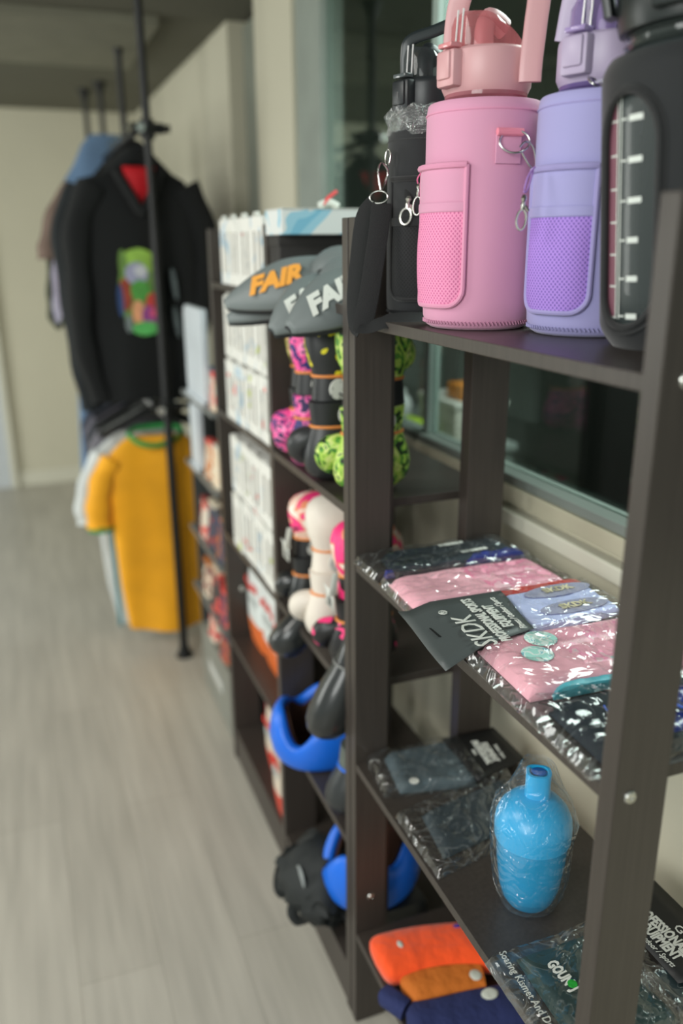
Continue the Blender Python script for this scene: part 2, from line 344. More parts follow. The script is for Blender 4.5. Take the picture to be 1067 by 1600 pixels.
# ------------------------------------------------------------------ shelving racks
def rack(label, ys, shelves, wpost, xb0, xb1, side_t=0.024, xf=0.5, top=1.603, tsh=0.016, bolts=(), kick=False, xpost=None):
    t = thing('shelving_rack', label, 'shelving', (xf, ys[0], 0))
    for y in ys:
        MB().box((xf, y, 0), (xf+wpost, y+side_t, top)).build('front_post', WOOD, t, smooth=False, bev=0.0012)
        MB().box((xb0, y, 0), (xb1, y+side_t, top)).build('back_post', WOOD, t, smooth=False, bev=0.0012)
    for z in shelves:
        MB().box((xf+0.0015, ys[0]+side_t, z-tsh), (xb1-0.004, ys[-1], z)).build('shelf', WOOD, t, smooth=False, bev=0.001)
    for x, y, z, r in bolts:
        b = MB(Matrix.Translation((x, y, z)) @ Matrix.Rotation(PI/2, 4, 'X')).lathe((0, 0), [(r, 0), (r, 0.0012), (r*0.8, 0.0028), (r*0.42, 0.003), (r*0.38, 0.0012), (0.0001, 0.0012)], 16, cap=True)
        b.build('bolt', STEEL, t)
    if kick: MB().box((xf+0.004, ys[0]+side_t, 0.0), (xf+0.022, ys[-1], shelves[-1]-tsh)).build('kick_board', WOOD, t, smooth=False)
    return t
rack('tall dark wood laminate rack nearest the camera, bottles on its top shelf', (0.555, 1.243), (1.456, 1.04, 0.635, 0.235), 0.066, 0.716, 0.79,
     bolts=((0.519, 0.555, 1.036, 0.0072), (0.527, 0.555, 1.452, 0.0072), (0.533, 1.243, 0.318, 0.007), (0.54, 0.555, 0.62, 0.0035)))
rack('dark wood laminate rack holding gloves, headgear and white boxes behind the near rack', (1.272, 1.728, 2.262), (1.47, 1.13, 0.77, 0.43, 0.11), 0.085, 0.728, 0.80,
     kick=True, bolts=((0.545, 2.262, 0.58, 0.008), (0.55, 1.272, 0.40, 0.007)))

# ------------------------------------------------------------------ bottles in neoprene sleeves
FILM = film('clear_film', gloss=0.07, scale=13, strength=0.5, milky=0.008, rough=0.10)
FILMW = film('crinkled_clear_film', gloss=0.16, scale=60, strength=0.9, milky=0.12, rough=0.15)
def cylpt(c, th, r, z): return (c[0]+r*math.cos(th), c[1]+r*math.sin(th), z)
def sleeve_prof(z0, z1, r, tz=0.004):
    return [(r*0.55, z0), (r*0.84, z0+0.0008), (r*0.93, z0+0.005), (r*0.985, z0+0.016), (r, z0+0.035), (r*1.004, (z0+z1)/2), (r, z1-0.03), (r*0.992, z1-0.008), (r*0.975, z1-0.001), (r*0.955, z1+0.0005), (r*0.93, z1-0.002), (r*0.92, z1-0.02)]
def pocket(c, r, tc, hw, z0, z1, zm, cr, mcol, meshm, pipem, root, off=0.006, bulge=0.004):
    """pocket sewn on the sleeve: plain upper panel, perforated lower panel, corded edge"""
    tc = math.radians(tc); W = hw
    def hwz(z):
        d = z-z0
        return W if d >= cr else W-cr+math.sqrt(max(0, cr*cr-(cr-d)**2))
    def rr(s, z):
        e = max(0.0, 1-(s)**4); return r+off*0.6+off*0.5*e+bulge*e*math.sin(PI*min(1, max(0, (z-z0)/(zm-z0)))) 
    for nm, a, b, m in (('pocket_panel', zm, z1, mcol), ('mesh_panel', z0, zm, meshm)):
        g = MB(); nx, nz = 24, 22; n0 = len(g.v)
        for j in range(nz+1):
            z = a+(b-a)*j/nz; h = max(hwz(z), 0.003)
            for i in range(nx+1):
                s = -1+2*i/nx; k = g.V(cylpt(c, tc+s*h/r, rr(s, z), z)); g.uv[k] = (s*h, z)
        for j in range(nz):
            for i in range(nx):
                q = n0+j*(nx+1)+i; g.f.append((q, q+1, q+nx+2, q+nx+1))
        g.build(nm, m, root)
    # hem band across the top of the mesh
    g = MB(); g.sweep([cylpt(c, tc+s/12*W/r*0.97, rr(s/12, zm)+0.0012, zm+0.004) for s in range(-12, 13)], 0.0012, 0.006, n=8, e=3)
    g.build('pocket_hem', mcol, root)
    P = [cylpt(c, tc-W/r, rr(1, z), z) for z in [z1-(z1-z0-cr)*k/10 for k in range(11)]]
    P += [cylpt(c, tc-(W-cr+cr*math.cos(a))/r, rr(1, z0), z0+cr-cr*math.sin(a)) for a in [PI/2*k/6 for k in range(1, 7)]]
    P += [cylpt(c, tc+s*(W-cr)/r, rr(1, z0)+0.001, z0) for s in [-1+k/5 for k in range(1, 10)]]
    P += [cylpt(c, tc+(W-cr+cr*math.sin(a))/r, rr(1, z0), z0+cr-cr*math.cos(a)) for a in [PI/2*k/6 for k in range(0, 7)]]
    P += [cylpt(c, tc+W/r, rr(1, z), z) for z in [z0+cr+(z1-z0-cr)*k/10 for k in range(1, 11)]]
    up = (c[0], c[1], 0)
    g = MB(); g.sweep(P, 0.0034, n=8, up=(math.cos(tc), math.sin(tc), 0)); g.build('pocket_piping', pipem, root)
    g = MB(); g.sweep([cylpt(c, tc+s/12*W/r, rr(s/12, z1)+0.001, z1) for s in range(-12, 13)], 0.0038, n=8, up=(0, 0, 1)); g.build('pocket_piping', pipem, root)
def stitches(c, r, z, root, m, n=90):
    g = MB()
    for k in range(n):
        a = 2*PI*k/n; g.sweep([cylpt(c, a, r, z), cylpt(c, a+0.03, r, z-0.004)], 0.0011, n=4)
    g.build('zigzag_stitching', m, root, smooth=False)
def lid(c, z0, r, ang, col, capm, root, neckm, lift=0.0, big=False, hang=None, hm=None):
    """neck, screw lid with latch, clear flip cover, spout; ang = direction of the latch (degrees)"""
    a = math.radians(ang); L = Matrix.Translation((c[0], c[1], 0)) @ Matrix.Rotation(a, 4, 'Z')   # +x = latch
    MB().lathe(c, [(r*0.80, z0-0.05), (r*0.80, z0+0.002), (r*0.88, z0+0.004), (r*0.93, z0+0.007), (r*0.93, z0+0.011), (r*0.86, z0+0.013), (r*0.86, z0+0.014+lift)]).build('bottle_neck', neckm, root)
    b = z0+0.003+lift
    MB().lathe(c, [(r*0.86, b), (r*0.93, b+0.001), (r, b+0.009), (r*1.0, b+0.042), (r*0.985, b+0.047), (r*0.93, b+0.050), (r*0.3, b+0.051)]).build('screw_lid', capm, root)
    g = MB(L); g.box((r*0.78, -0.017, b+0.006), (r+0.011, 0.017, b+0.047), 0.004); lh = g.build('latch_housing', capm, root)
    g = MB(L); g.box((r+0.008, -0.0125, b+0.014), (r+0.0145, 0.0125, b+0.045), 0.003); g.build('latch_button', capm, lh)
    g = MB(L); g.box((r*0.9, -0.013, b+0.049), (r+0.012, 0.013, b+0.0545), 0.0015); g.build('latch_bar', clearplastic('latch_'+col[0], col[1], 0.2), root)
    # clear flip cover: tall over the spout at the latch side, sloping to the hinge
    R = []
    for j in range(15):
        x = r*0.80-(r*1.62)*j/14; w = math.sqrt(max(0.0, (r*0.84)**2-x*x))*0.82+0.004
        hgt = 0.042 if j < 4 else 0.042-0.032*((j-3)/11)**1.25
        if j == 0: hgt = 0.037
        zt = b+0.047+hgt
        sec = [(x, -w, b+0.047), (x, -w*0.97, zt-0.010), (x, -w*0.72, zt-0.001), (x, 0, zt+0.002), (x, w*0.72, zt-0.001), (x, w*0.97, zt-0.010), (x, w, b+0.047)]
        R.append(sec)
    g = MB(L); g.rings(R); g.build('clear_flip_cover', clearplastic('cover_'+col[0], col[1], 0.80, 0.04), root)
    g = MB(L); g.sweep(smoothpath([(r*0.1, 0, b+0.047), (r*0.12, 0, b+0.072), (r*0.0, 0, b+0.086), (-r*0.25, 0, b+0.084), (-r*0.45, 0, b+0.078)]), 0.013, 0.010, n=12, up=(0, 1, 0)); g.build('spout', hm or capm, root)
    g = MB(L); g.sweep([(r*0.85, -0.004, b+0.055), (r*0.80, -0.004, b+0.092)], 0.0012, n=6); g.sweep([(r*0.85, 0.006, b+0.055), (r*0.80, 0.006, b+0.092)], 0.0012, n=6); g.build('cover_rib', clearplastic('rib_'+col[0], rgb(235, 235, 235), 0.3), root)
    return b
def bottle(kind, label, c, r, z0, z1, cols, pk, latch, lift=0.0):
    t = thing('water_bottle', label, 'bottle', (c[0], c[1], z0))
    body, pipe, mesh1, mesh2, lidc, lidd, coverc = cols
    bm_ = mat(kind+'_neoprene', body, 0.78, sheen=0.25, bump=0.05, bscale=900, var=0.02)
    pm = mat(kind+'_piping', pipe, 0.7, var=0.02, sheen=0.2); mm = meshcloth(kind+'_sports_mesh', mesh1, mesh2)
    MB().lathe(c, sleeve_prof(z0, z1, r), 96).build('neoprene_sleeve', bm_, t, ang=1.2)
    MB().lathe(c, [(r*0.975, z1-0.0135), (r*1.012, z1-0.013), (r*1.014, z1-0.0115), (r*0.975, z1-0.011)], 96, cap=False).build('sleeve_seam', pm, t)
    stitches(c, r*0.975, z0+0.0115, t, mat(kind+'_thread', tuple(x*0.72 for x in body[:3])+(1,), 0.8))
    pocket(c, r, *pk, bm_, mm, pm, t)
    capm = mat(kind+'_lid_plastic', lidc, 0.38, var=0.01, spec=0.45)
    b = lid(c, z1, r*0.755, latch, (kind, coverc), capm, t, clearplastic('neck_'+kind, lidd, 0.45), lift=lift)
    return t, b, capm, bm_
def handle_strap(root, path, m, w=0.0135, th=0.0045, up=(0, 1, 0)):
    MB().sweep(smoothpath(path, 7), w, th, n=14, up=up, e=4).build('carry_handle', m, root)
def ring(path_c, r, nrm, wire, root, m, name='metal_ring', sx=1.0, sy=1.0):
    n = Vector(nrm).normalized(); u = n.cross(Vector((0, 0, 1))).normalized(); v = n.cross(u); C = Vector(path_c)
    MB().sweep([C+u*(r*sx*math.cos(2*PI*k/24))+v*(r*sy*math.sin(2*PI*k/24)) for k in range(24)], wire, n=8, loop=True, up=n).build(name, m, root)
def clasp(root, p, q, m, wid=0.007):
    """small lobster clasp: swivel, neck and open oval hook from p down to q"""
    P, Q = Vector(p), Vector(q); d = (Q-P); L = d.length; d.normalize()
    s = d.cross(Vector((0.5, 0.87, 0))).normalized()
    g = MB(); g.sweep([P+d*(L*t) for t in (0, .1, .2, .3, .42)], [wid*.35, wid*.62, wid*.35, wid*.5, wid*.35], n=10)
    pts = [P+d*(L*(.42+.29*(1-math.cos(2*PI*k/16))))+s*(wid*.9*math.sin(2*PI*k/16)) for k in range(16)]
    g.sweep(pts, wid*.24, n=6, loop=True, up=(0.5, 0.87, 0)); g.sweep([P+d*(L*.3)+s*wid*.4, P+d*(L*.45)+s*wid*1.1], wid*.3, n=6)
    g.build('lobster_clasp', m, root)

# pink
PC = (0.587, 1.015); ZS = 1.456
PB, b, capm, neo = bottle('pink', 'pink sleeved water bottle with pink mesh pocket and pink handle, on the top shelf', PC, 0.0735, ZS, 1.729,
    (rgb(216, 152, 182), rgb(222, 148, 180), rgb(240, 150, 190), rgb(208, 110, 155), rgb(212, 162, 166), rgb(190, 120, 130), rgb(225, 150, 155)),
    (187, 0.050, 1.487, 1.655, 1.603, 0.022), 190, lift=.007)
# the strap handle: a broad loop from the near right side of the lid up and over to the far left
handle_strap(PB, [(0.6085, 0.950, b+0.008), (0.609, 0.950, b+0.03), (0.613, 0.951, b+0.07), (0.617, 0.954, b+0.11), (0.612, 0.970, b+0.142), (0.596, 0.998, b+0.154), (0.572, 1.030, b+0.136), (0.560, 1.044, b+0.105), (0.556, 1.048, b+0.045)], capm, up=(0.5, 0.87, 0))
a0 = math.radians(263)
g = MB(Matrix.Translation((PC[0], PC[1], 0)) @ Matrix.Rotation(a0, 4, 'Z')); g.box((0.0735, -0.0165, 1.655), (0.0765, 0.0165, 1.690), 0.001); g.build('loop_tab', neo, PB)
g = MB(Matrix.Translation((PC[0], PC[1], 0)) @ Matrix.Rotation(a0, 4, 'Z')); g.sweep([(0.0785, -0.0165, 1.690), (0.0785, 0.0165, 1.690)], 0.0045, n=10); g.build('loop_tab', mat('pink_tab', rgb(235, 140, 160), 0.6), PB)
ring((PC[0]+0.083*math.cos(a0+.05), PC[1]+0.083*math.sin(a0+.05), 1.679), 0.0165, (math.cos(a0-.2), math.sin(a0-.2), 0.25), 0.0013, PB, STEEL, sx=1.1, sy=0.8)
MB().sweep(smoothpath([(0.584, 0.925, 1.672), (0.590, 0.922, 1.678), (0.599, 0.920, 1.672), (0.604, 0.920, 1.655), (0.603, 0.920, 1.648), (0.596, 0.921, 1.652), (0.586, 0.923, 1.666)]), 0.0013, n=6).build('spring_hook', STEEL, PB)
clasp(PB, (0.520, 1.062, 1.640), (0.517, 1.064, 1.600), STEEL, 0.006)
MB().sweep(smoothpath([(0.520, 1.052, 1.655), (0.516, 1.060, 1.645), (0.520, 1.062, 1.638), (0.523, 1.052, 1.650)]), 0.001, n=6).build('cord_loop', mat('pink_cord', rgb(215, 110, 150), 0.6), PB)
# lilac
LC = (0.668, 0.885)
LB, b, capm, neo = bottle('lilac', 'lilac sleeved water bottle with purple mesh pocket, between the pink and the large black bottle', LC, 0.0735, ZS, 1.724,
    (rgb(162, 158, 208), rgb(158, 150, 202), rgb(176, 138, 226), rgb(120, 92, 180), rgb(182, 168, 196), rgb(120, 100, 160), rgb(170, 150, 200)),
    (198, 0.046, 1.485, 1.645, 1.594, 0.022), 200, lift=.007)
handle_strap(LB, [(0.70, 0.835, b+0.012), (0.705, 0.832, b+0.06), (0.705, 0.835, b+0.12), (0.672, 0.86, b+0.155), (0.640, 0.90, b+0.12), (0.632, 0.915, b+0.05)], capm, up=(0.6, 0.8, 0))
clasp(LB, (0.5575, 0.868, 1.616), (0.5545, 0.868, 1.578), STEEL, 0.006)
MB().sweep(smoothpath([(0.572, 0.872, 1.646), (0.562, 0.869, 1.636), (0.557, 0.868, 1.620), (0.562, 0.869, 1.622), (0.570, 0.872, 1.642)]), 0.0012, n=6).build('cord_loop', mat('lilac_cord', rgb(160, 120, 190), 0.6), LB)
ring((0.625, 0.845, 1.731), 0.009, (0.2, -0.6, 0.7), 0.0013, LB, STEEL)
# small black one at the far end of the shelf, still with its bag round the neck and its strap on
KC = (0.594, 1.194)
KB, b, capm, neo = bottle('black', 'small black sleeved water bottle with its shoulder strap hanging over the shelf edge', KC, 0.056, ZS, 1.717,
    (rgb(22, 25, 28), rgb(17, 19, 21), rgb(24, 26, 29), rgb(6, 7, 8), rgb(38, 42, 45), rgb(40, 44, 46), rgb(90, 96, 98)),
    (230, 0.038, 1.485, 1.652, 1.590, 0.018), 196, lift=.016)
handle_strap(KB, [(0.566, 1.205, b+0.04), (0.565, 1.206, b+0.086), (0.571, 1.203, b+0.102), (0.598, 1.190, b+0.112), (0.628, 1.176, b+0.122), (0.640, 1.170, b+0.114), (0.642, 1.170, b+0.06), (0.642, 1.170, b+0.02)], mat('black_handle_plastic', rgb(38, 46, 48), 0.3), w=0.008, th=0.004, up=(0.5, 0.8, 0))
strapm = mat('black_webbing', rgb(25, 27, 28), 0.8, bump=0.25, bscale=700)
ring((0.511, 1.175, 1.628), 0.011, (-0.6, -0.8, 0.3), 0.0014, KB, STEEL, sx=1.2, sy=0.8)
MB().sweep(smoothpath([(0.514, 1.175, 1.638), (0.510, 1.176, 1.662), (0.516, 1.178, 1.674), (0.527, 1.18, 1.664), (0.523, 1.18, 1.648), (0.516, 1.176, 1.637)]), 0.0017, n=8).build('snap_hook', STEEL, KB)
ring((0.527, 1.18, 1.682), 0.008, (-0.9, -0.4, 0.1), 0.0014, KB, STEEL, sx=0.6, sy=1.3)
g = MB(); g.sweep(smoothpath([(0.514, 1.172, 1.620), (0.509, 1.168, 1.590), (0.500, 1.163, 1.545), (0.488, 1.158, 1.487), (0.480, 1.157, 1.455), (0.478, 1.157, 1.440)], 6), 0.0145, 0.0008, n=8, up=(0.4, 0.9, 0.05), e=5)
g.sweep(smoothpath([(0.468, 1.150, 1.446), (0.480, 1.140, 1.447), (0.497, 1.130, 1.4545), (0.530, 1.120, 1.4595), (0.575, 1.110, 1.4585), (0.60, 1.105, 1.4580)], 6), [0.014]*14+[0.017]*17, 0.0008, n=8, up=(0.15, -0.55, 0.8), e=5)
g.build('shoulder_strap', strapm, KB)
g = MB(); g.sweep(smoothpath([(0.508, 1.181, 1.622), (0.492, 1.187, 1.60), (0.482, 1.185, 1.54), (0.475, 1.18, 1.49), (0.475, 1.175, 1.450), (0.478, 1.165, 1.442)], 6), 0.012, 0.0008, n=8, up=(0.6, 0.8, 0.05), e=5)
g.build('shoulder_strap', strapm, KB)
g = MB(); g.sweep([(0.551, 1.158, 1.648), (0.549, 1.154, 1.638), (0.547, 1.150, 1.626)], 0.0065, 0.0012, n=8, up=(0.5, 0.85, 0)); g.build('key_tab', strapm, KB)
clasp(KB, (0.547, 1.149, 1.628), (0.538, 1.146, 1.590), mat('bright_steel', rgb(225, 225, 218), 0.25, metal=0.9), 0.0085)
# crumpled bag round the neck of the black bottle
def crumple(name, c, prof, m, parent, amp=0.008, n=64, seed=0, fr=45):
    R = []
    for j, (r, z) in enumerate(prof):
        row = []
        for k in range(n):
            a = 2*PI*k/n; v = noise.noise(Vector((math.cos(a)*r*fr, math.sin(a)*r*fr, z*fr+seed)))
            w = noise.noise(Vector((math.cos(a)*r*fr*2.3, math.sin(a)*r*fr*2.3, z*fr*2+seed+9)))
            rr = r+amp*(v+0.6*w); row.append((c[0]+rr*math.cos(a), c[1]+rr*math.sin(a), z+amp*0.6*w))
        R.append(row)
    return MB().rings(R, cap=False).build(name, m, parent, smooth=False)
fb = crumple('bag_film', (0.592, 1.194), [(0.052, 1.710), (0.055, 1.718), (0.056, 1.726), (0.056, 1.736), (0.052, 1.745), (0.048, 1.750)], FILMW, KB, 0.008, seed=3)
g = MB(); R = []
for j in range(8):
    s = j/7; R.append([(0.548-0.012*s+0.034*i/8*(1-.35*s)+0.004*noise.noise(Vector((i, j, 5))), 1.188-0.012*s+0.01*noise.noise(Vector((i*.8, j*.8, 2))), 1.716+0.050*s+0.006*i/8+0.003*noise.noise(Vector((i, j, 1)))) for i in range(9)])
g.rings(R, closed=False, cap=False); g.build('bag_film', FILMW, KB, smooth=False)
# large black bottle, oval window in its sleeve
BC = (0.675, 0.724); r = 0.086; z0, z1 = ZS, 1.738
BB = thing('water_bottle', 'large black sleeved water bottle with a long oval window, behind the near post', 'bottle', (BC[0], BC[1], z0))
blackneo = mat('black_neoprene', rgb(10, 12, 13), 0.9, sheen=0.02, spec=0.2)
def prof(z):
    t = (z-z0)/(z1-z0)
    if t < 0.10: return r*(0.84+0.16*math.sin(PI/2*t/0.10))
    if t > 0.93: return r*(1-0.10*((t-0.93)/0.07)**2)
    return r
wc, whw, wz0, wz1 = math.radians(186), 0.036, 1.481, 1.704      # window centre angle, half width, bottom, top
def inside(a, z, m=0.0):
    x = (a-wc)*r; h = whw+m; lo, hi = wz0-m, wz1+m
    if z < lo or z > hi or abs(x) > h: return False
    k = min(h, 0.036+m)
    if z < lo+k: return (x/h)**2+((lo+k-z)/k)**2 < 1
    if z > hi-k*1.4: return (x/h)**2+((z-hi+k*1.4)/(k*1.4))**2 < 1
    return True
g = MB(); NA, NZ = 200, 130
for j in range(NZ+1):
    z = z0+(z1-z0)*j/NZ
    for i in range(NA): g.V(cylpt(BC, 2*PI*i/NA, prof(z), z))
for j in range(NZ):
    for i in range(NA):
        if not inside(2*PI*(i+.5)/NA, z0+(z1-z0)*(j+.5)/NZ): g.f.append((j*NA+i, j*NA+(i+1) % NA, (j+1)*NA+(i+1) % NA, (j+1)*NA+i))
g.build('neoprene_sleeve', blackneo, BB)
P = []
k = 0.036
for q in range(64):
    t = 2*PI*q/64; x = whw*math.cos(t)
    z = (wz0+k+k*math.sin(t)) if math.sin(t) < 0 else (wz1-k*1.4+k*1.4*math.sin(t))
    P.append((x, z))
P = sorted(range(64), key=lambda q: q) and P
PP = []
for q in range(64):
    x, z = P[q]; PP.append((x, z))
    if q in (31, 63):
        x2, z2 = P[(q+1) % 64]
        for e in range(1, 12): PP.append((x+(x2-x)*e/12, z+(z2-z)*e/12))
g = MB(); g.sweep([cylpt(BC, wc+x/r, prof(z)+0.001, z) for x, z in PP], 0.0036, n=10, loop=True, up=(-1, 0, 0)); g.build('window_piping', mat('black_piping', rgb(22, 24, 26), 0.6), BB)
g = MB(); g.sweep([cylpt(BC, wc+x*1.17/r, prof(z)+0.0005, wz0+(z-wz0)*1.045-0.006) for x, z in PP], 0.0016, n=6, loop=True, up=(-1, 0, 0)); g.build('window_seam', mat('black_piping', rgb(22, 24, 26), 0.6), BB)
MB().lathe(BC, [(r*.45, z0+.003), (r*.8, z0+.004), (r*.93, z0+.03), (r*.95, z0+.06), (r*.95, z1-.05), (r*.93, z1-.02), (r*.72, z1+.004), (r*.66, z1+.010), (r*.66, z1+.02)], 64).build('bottle_body', clearplastic('smoke_grey_bottle', rgb(70, 78, 78), 0.45, 0.38), BB)
# water-level print on the bottle: red strip, two ruled lines, ticks and small figures too blurred to read
def onb(a, z, rr=0.0825): return cylpt(BC, math.radians(a+2), rr, z)
def strip(a0, a1, za, zb, m, name, rr=0.0826):
    g = MB(); g.rings([[onb(a0+(a1-a0)*i/8, z, rr) for i in range(9)] for z in (za, zb)], closed=False, cap=False); g.build(name, m, BB, smooth=False)
redp = mat('faded_red_print', rgb(128, 82, 96), 0.5); wp = mat('bottle_white_print', rgb(214, 220, 214), 0.5)
strip(160, 171.5, 1.490, 1.700, redp, 'colour_strip', 0.0822)
strip(172, 173.2, 1.489, 1.702, wp, 'scale_line'); strip(175.5, 176.6, 1.489, 1.703, wp, 'scale_line')
for k in range(7):
    strip(164, 172, 1.4895+0.0315*k, 1.4912+0.0315*k, wp, 'scale_tick')
for k in range(6):
    z = 1.492+0.0375*k
    strip(176.6, 182, z-0.0008, z+0.0008, wp, 'scale_tick'); strip(183.5, 195-(2 if k < 3 else 0), z-0.0028, z+0.0028, wp, 'scale_figure')
MB().lathe(BC, [(.045, z1+.004), (.064, z1+.006), (.066, z1+.010), (.061, z1+.013), (.061, z1+.016), (.0645, z1+.018), (.061, z1+.022)], 48).build('thread_ring', clearplastic('neck_big', rgb(60, 66, 64), 0.3), BB)
capb = mat('big_black_lid', rgb(34, 40, 40), 0.35)
MB().lathe(BC, [(.058, z1+.020), (.070, z1+.022), (.072, z1+.030), (.072, z1+.07), (.068, z1+.076), (.02, z1+.08)], 48).build('screw_lid', capb, BB)
L = Matrix.Translation((BC[0], BC[1], 0)) @ Matrix.Rotation(math.radians(215), 4, 'Z')
g = MB(L); g.box((.055, -.022, z1+.030), (.082, .022, z1+.085), .005); g.build('latch_housing', capb, BB)
g = MB(L); g.sweep(smoothpath([(0.02, -.075, z1+.04), (0.02, -.08, z1+.10), (0.02, -.05, z1+.16), (0.02, .05, z1+.16), (0.02, .08, z1+.10), (0.02, .075, z1+.04)]), 0.013, 0.005, n=12, up=(0, 1, 0), e=4); g.build('carry_handle', capb, BB)

from mathutils import Quaternion
BB.rotation_mode = 'QUATERNION'; BB.rotation_quaternion = Quaternion((0.36, 0.93, 0), math.radians(-4.5)); BB.location = (BC[0], BC[1], z0+0.005)

# ------------------------------------------------------------------ flat packs
def slab(Q, z, th, nx=28, ny=18, edge=0.12, wr=0.002, fr=30, seed=0, fold=None, sag=None, Mx=None):
    """soft flat slab over the quad Q (4 xy corners): thick in the middle, thin at its edges, wrinkled"""
    q = [Vector((p[0], p[1], 0)) for p in Q]; g = MB(Mx); top = []; bot = []
    for j in range(ny+1):
        v = j/ny; rt = []; rb = []
        for i in range(nx+1):
            u = i/nx; p = (q[0]*(1-u)+q[1]*u)*(1-v)+(q[3]*(1-u)+q[2]*u)*v
            e = min(1, min(u, 1-u)/edge)*1.0; e2 = min(1, min(v, 1-v)/edge); pr = math.sqrt(max(0, 1-(1-e)**2))*math.sqrt(max(0, 1-(1-e2)**2))
            w = wr*noise.noise(Vector((p.x*fr+seed, p.y*fr, seed*1.7)))+wr*0.5*noise.noise(Vector((p.x*fr*2.6, p.y*fr*2.6+seed, 4)))
            h = th*(0.12+0.88*pr)+w*(0.4+0.6*pr)
            if fold: h -= fold[1]*math.exp(-((v-fold[0])/0.035)**2)*pr
            dz = sag(p.x, p.y) if sag else 0
            rt.append(g.V((p.x, p.y, z+max(h, 0.0012)+dz))); rb.append(g.V((p.x, p.y, z+dz)))
        top.append(rt); bot.append(rb)
    for j in range(ny):
        for i in range(nx):
            g.f.append((top[j][i], top[j][i+1], top[j+1][i+1], top[j+1][i])); g.f.append((bot[j][i], bot[j+1][i], bot[j+1][i+1], bot[j][i+1]))
    for i in range(nx): g.f.append((bot[0][i], bot[0][i+1], top[0][i+1], top[0][i])); g.f.append((top[ny][i], top[ny][i+1], bot[ny][i+1], bot[ny][i]))
    for j in range(ny): g.f.append((top[j][0], top[j+1][0], bot[j+1][0], bot[j][0])); g.f.append((bot[j][nx], bot[j+1][nx], top[j+1][nx], top[j][nx]))
    return g
def grow(Q, d):
    c = sum((Vector((p[0], p[1])) for p in Q), Vector((0, 0)))/4
    return [tuple(Vector(p)+(Vector(p)-c).normalized()*d) for p in Q]
def pack(name, label, Q, z, th, m, seed, filmgrow=0.01, fold=(0.5, 0.003), group=None, filmm=None, sag=None, FQ=None, root=None):
    c = sum((Vector((p[0], p[1])) for p in Q), Vector((0, 0)))/4
    t = root or thing(name, label, 'package', (c.x, c.y, z), group=group)
    slab(Q, z+0.0006, th, wr=0.0015, seed=seed, fold=fold, sag=sag, fr=25).build('folded_garment', m, t, ang=1.0)
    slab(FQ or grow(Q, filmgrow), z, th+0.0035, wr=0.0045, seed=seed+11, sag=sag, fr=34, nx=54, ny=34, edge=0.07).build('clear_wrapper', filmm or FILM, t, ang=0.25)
    return t
Z2 = 1.0405
pinkc = mat('pink_cotton', rgb(250, 186, 200), 0.8, var=0.04, vscale=20, bump=0.05)
navyc = mat('navy_black_cloth', rgb(20, 34, 44), 0.7, var=0.25, vscale=12)
dkteal = mat('dark_teal_cloth', rgb(40, 60, 64), 0.7, var=0.25, vscale=14)
royal = mat('royal_blue_cloth', rgb(28, 42, 120), 0.6, var=0.3, vscale=16)
# 1 navy, farthest
t = pack('clothing_pack', 'dark navy garment in clear wrapper, farthest pack on the middle shelf', [(0.535, 1.155), (0.783, 1.142), (0.772, 1.238), (0.545, 1.236)], Z2, 0.016, navyc, 1, FQ=[(0.497, 1.150), (0.788, 1.135), (0.782, 1.241), (0.497, 1.241)])
for (x, y, l, a) in ((0.672, 1.217, 0.05, 0.03), (0.695, 1.175, 0.052, 0.03)):
    g = MB(Matrix.Translation((x, y, Z2+0.0195)) @ Matrix.Rotation(a, 4, 'Z'))
    for k in range(6): g.box((-l/2+l*k/6, -0.0042, 0), (-l/2+l*(k+.82)/6, 0.0042, 0.0006))
    g.build('printed_mark', WHITEP, t, smooth=False)
slab([(0.66, 1.146), (0.78, 1.144), (0.778, 1.168), (0.68, 1.166)], Z2+0.004, 0.013, seed=5, wr=0.003).build('blue_trim', royal, t)
slab([(0.518, 1.152), (0.535, 1.152), (0.535, 1.165), (0.52, 1.165)], Z2+0.001, 0.011, nx=6, ny=6).build('blue_trim', royal, t)
# 2 pink
t = pack('clothing_pack', 'pink folded garment in clear wrapper, second pack from the back of the middle shelf', [(0.508, 1.020), (0.775, 1.012), (0.770, 1.122), (0.512, 1.128)], Z2, 0.017, pinkc, 2, FQ=[(0.492, 1.012), (0.787, 1.005), (0.783, 1.130), (0.498, 1.136)])
slab([(0.635, 1.016), (0.772, 1.014), (0.768, 1.121), (0.612, 1.124)], Z2+0.001, 0.0176, seed=6, wr=0.0015, fold=(0.5, 0.003)).build('printed_band', patches('pink_foil_print', [(0, rgb(246, 168, 190)), (0.5, rgb(248, 150, 182)), (0.60, rgb(250, 196, 208))], 30, 0.4), t)
# 4 pink with holographic print
t4 = pack('clothing_pack', 'pink folded garment with mint stickers in clear wrapper, nearer than the card headed pack', [(0.522, 0.738), (0.765, 0.722), (0.768, 0.862), (0.528, 0.872)], Z2, 0.024, pinkc, 3, FQ=[(0.497, 0.722), (0.783, 0.705), (0.785, 0.872), (0.503, 0.890)], fold=(0.55, 0.004))
slab([(0.595, 0.745), (0.765, 0.735), (0.766, 0.856), (0.600, 0.862)], Z2+0.0015, 0.0243, seed=8, wr=0.002, fold=(0.55, .004)).build('printed_band', patches('pink_holo_print', [(0, rgb(250, 180, 198)), (0.54, rgb(250, 160, 192)), (0.62, rgb(246, 200, 210)), (0.72, rgb(190, 220, 220))], 22, 0.3), t4)
slab([(0.545, 0.724), (0.70, 0.718), (0.70, 0.735), (0.55, 0.734)], Z2+0.006, 0.014, seed=9, wr=0.003).build('teal_lining', mat('teal_foil', rgb(90, 190, 205), 0.35, var=0.2, vscale=60), t4)
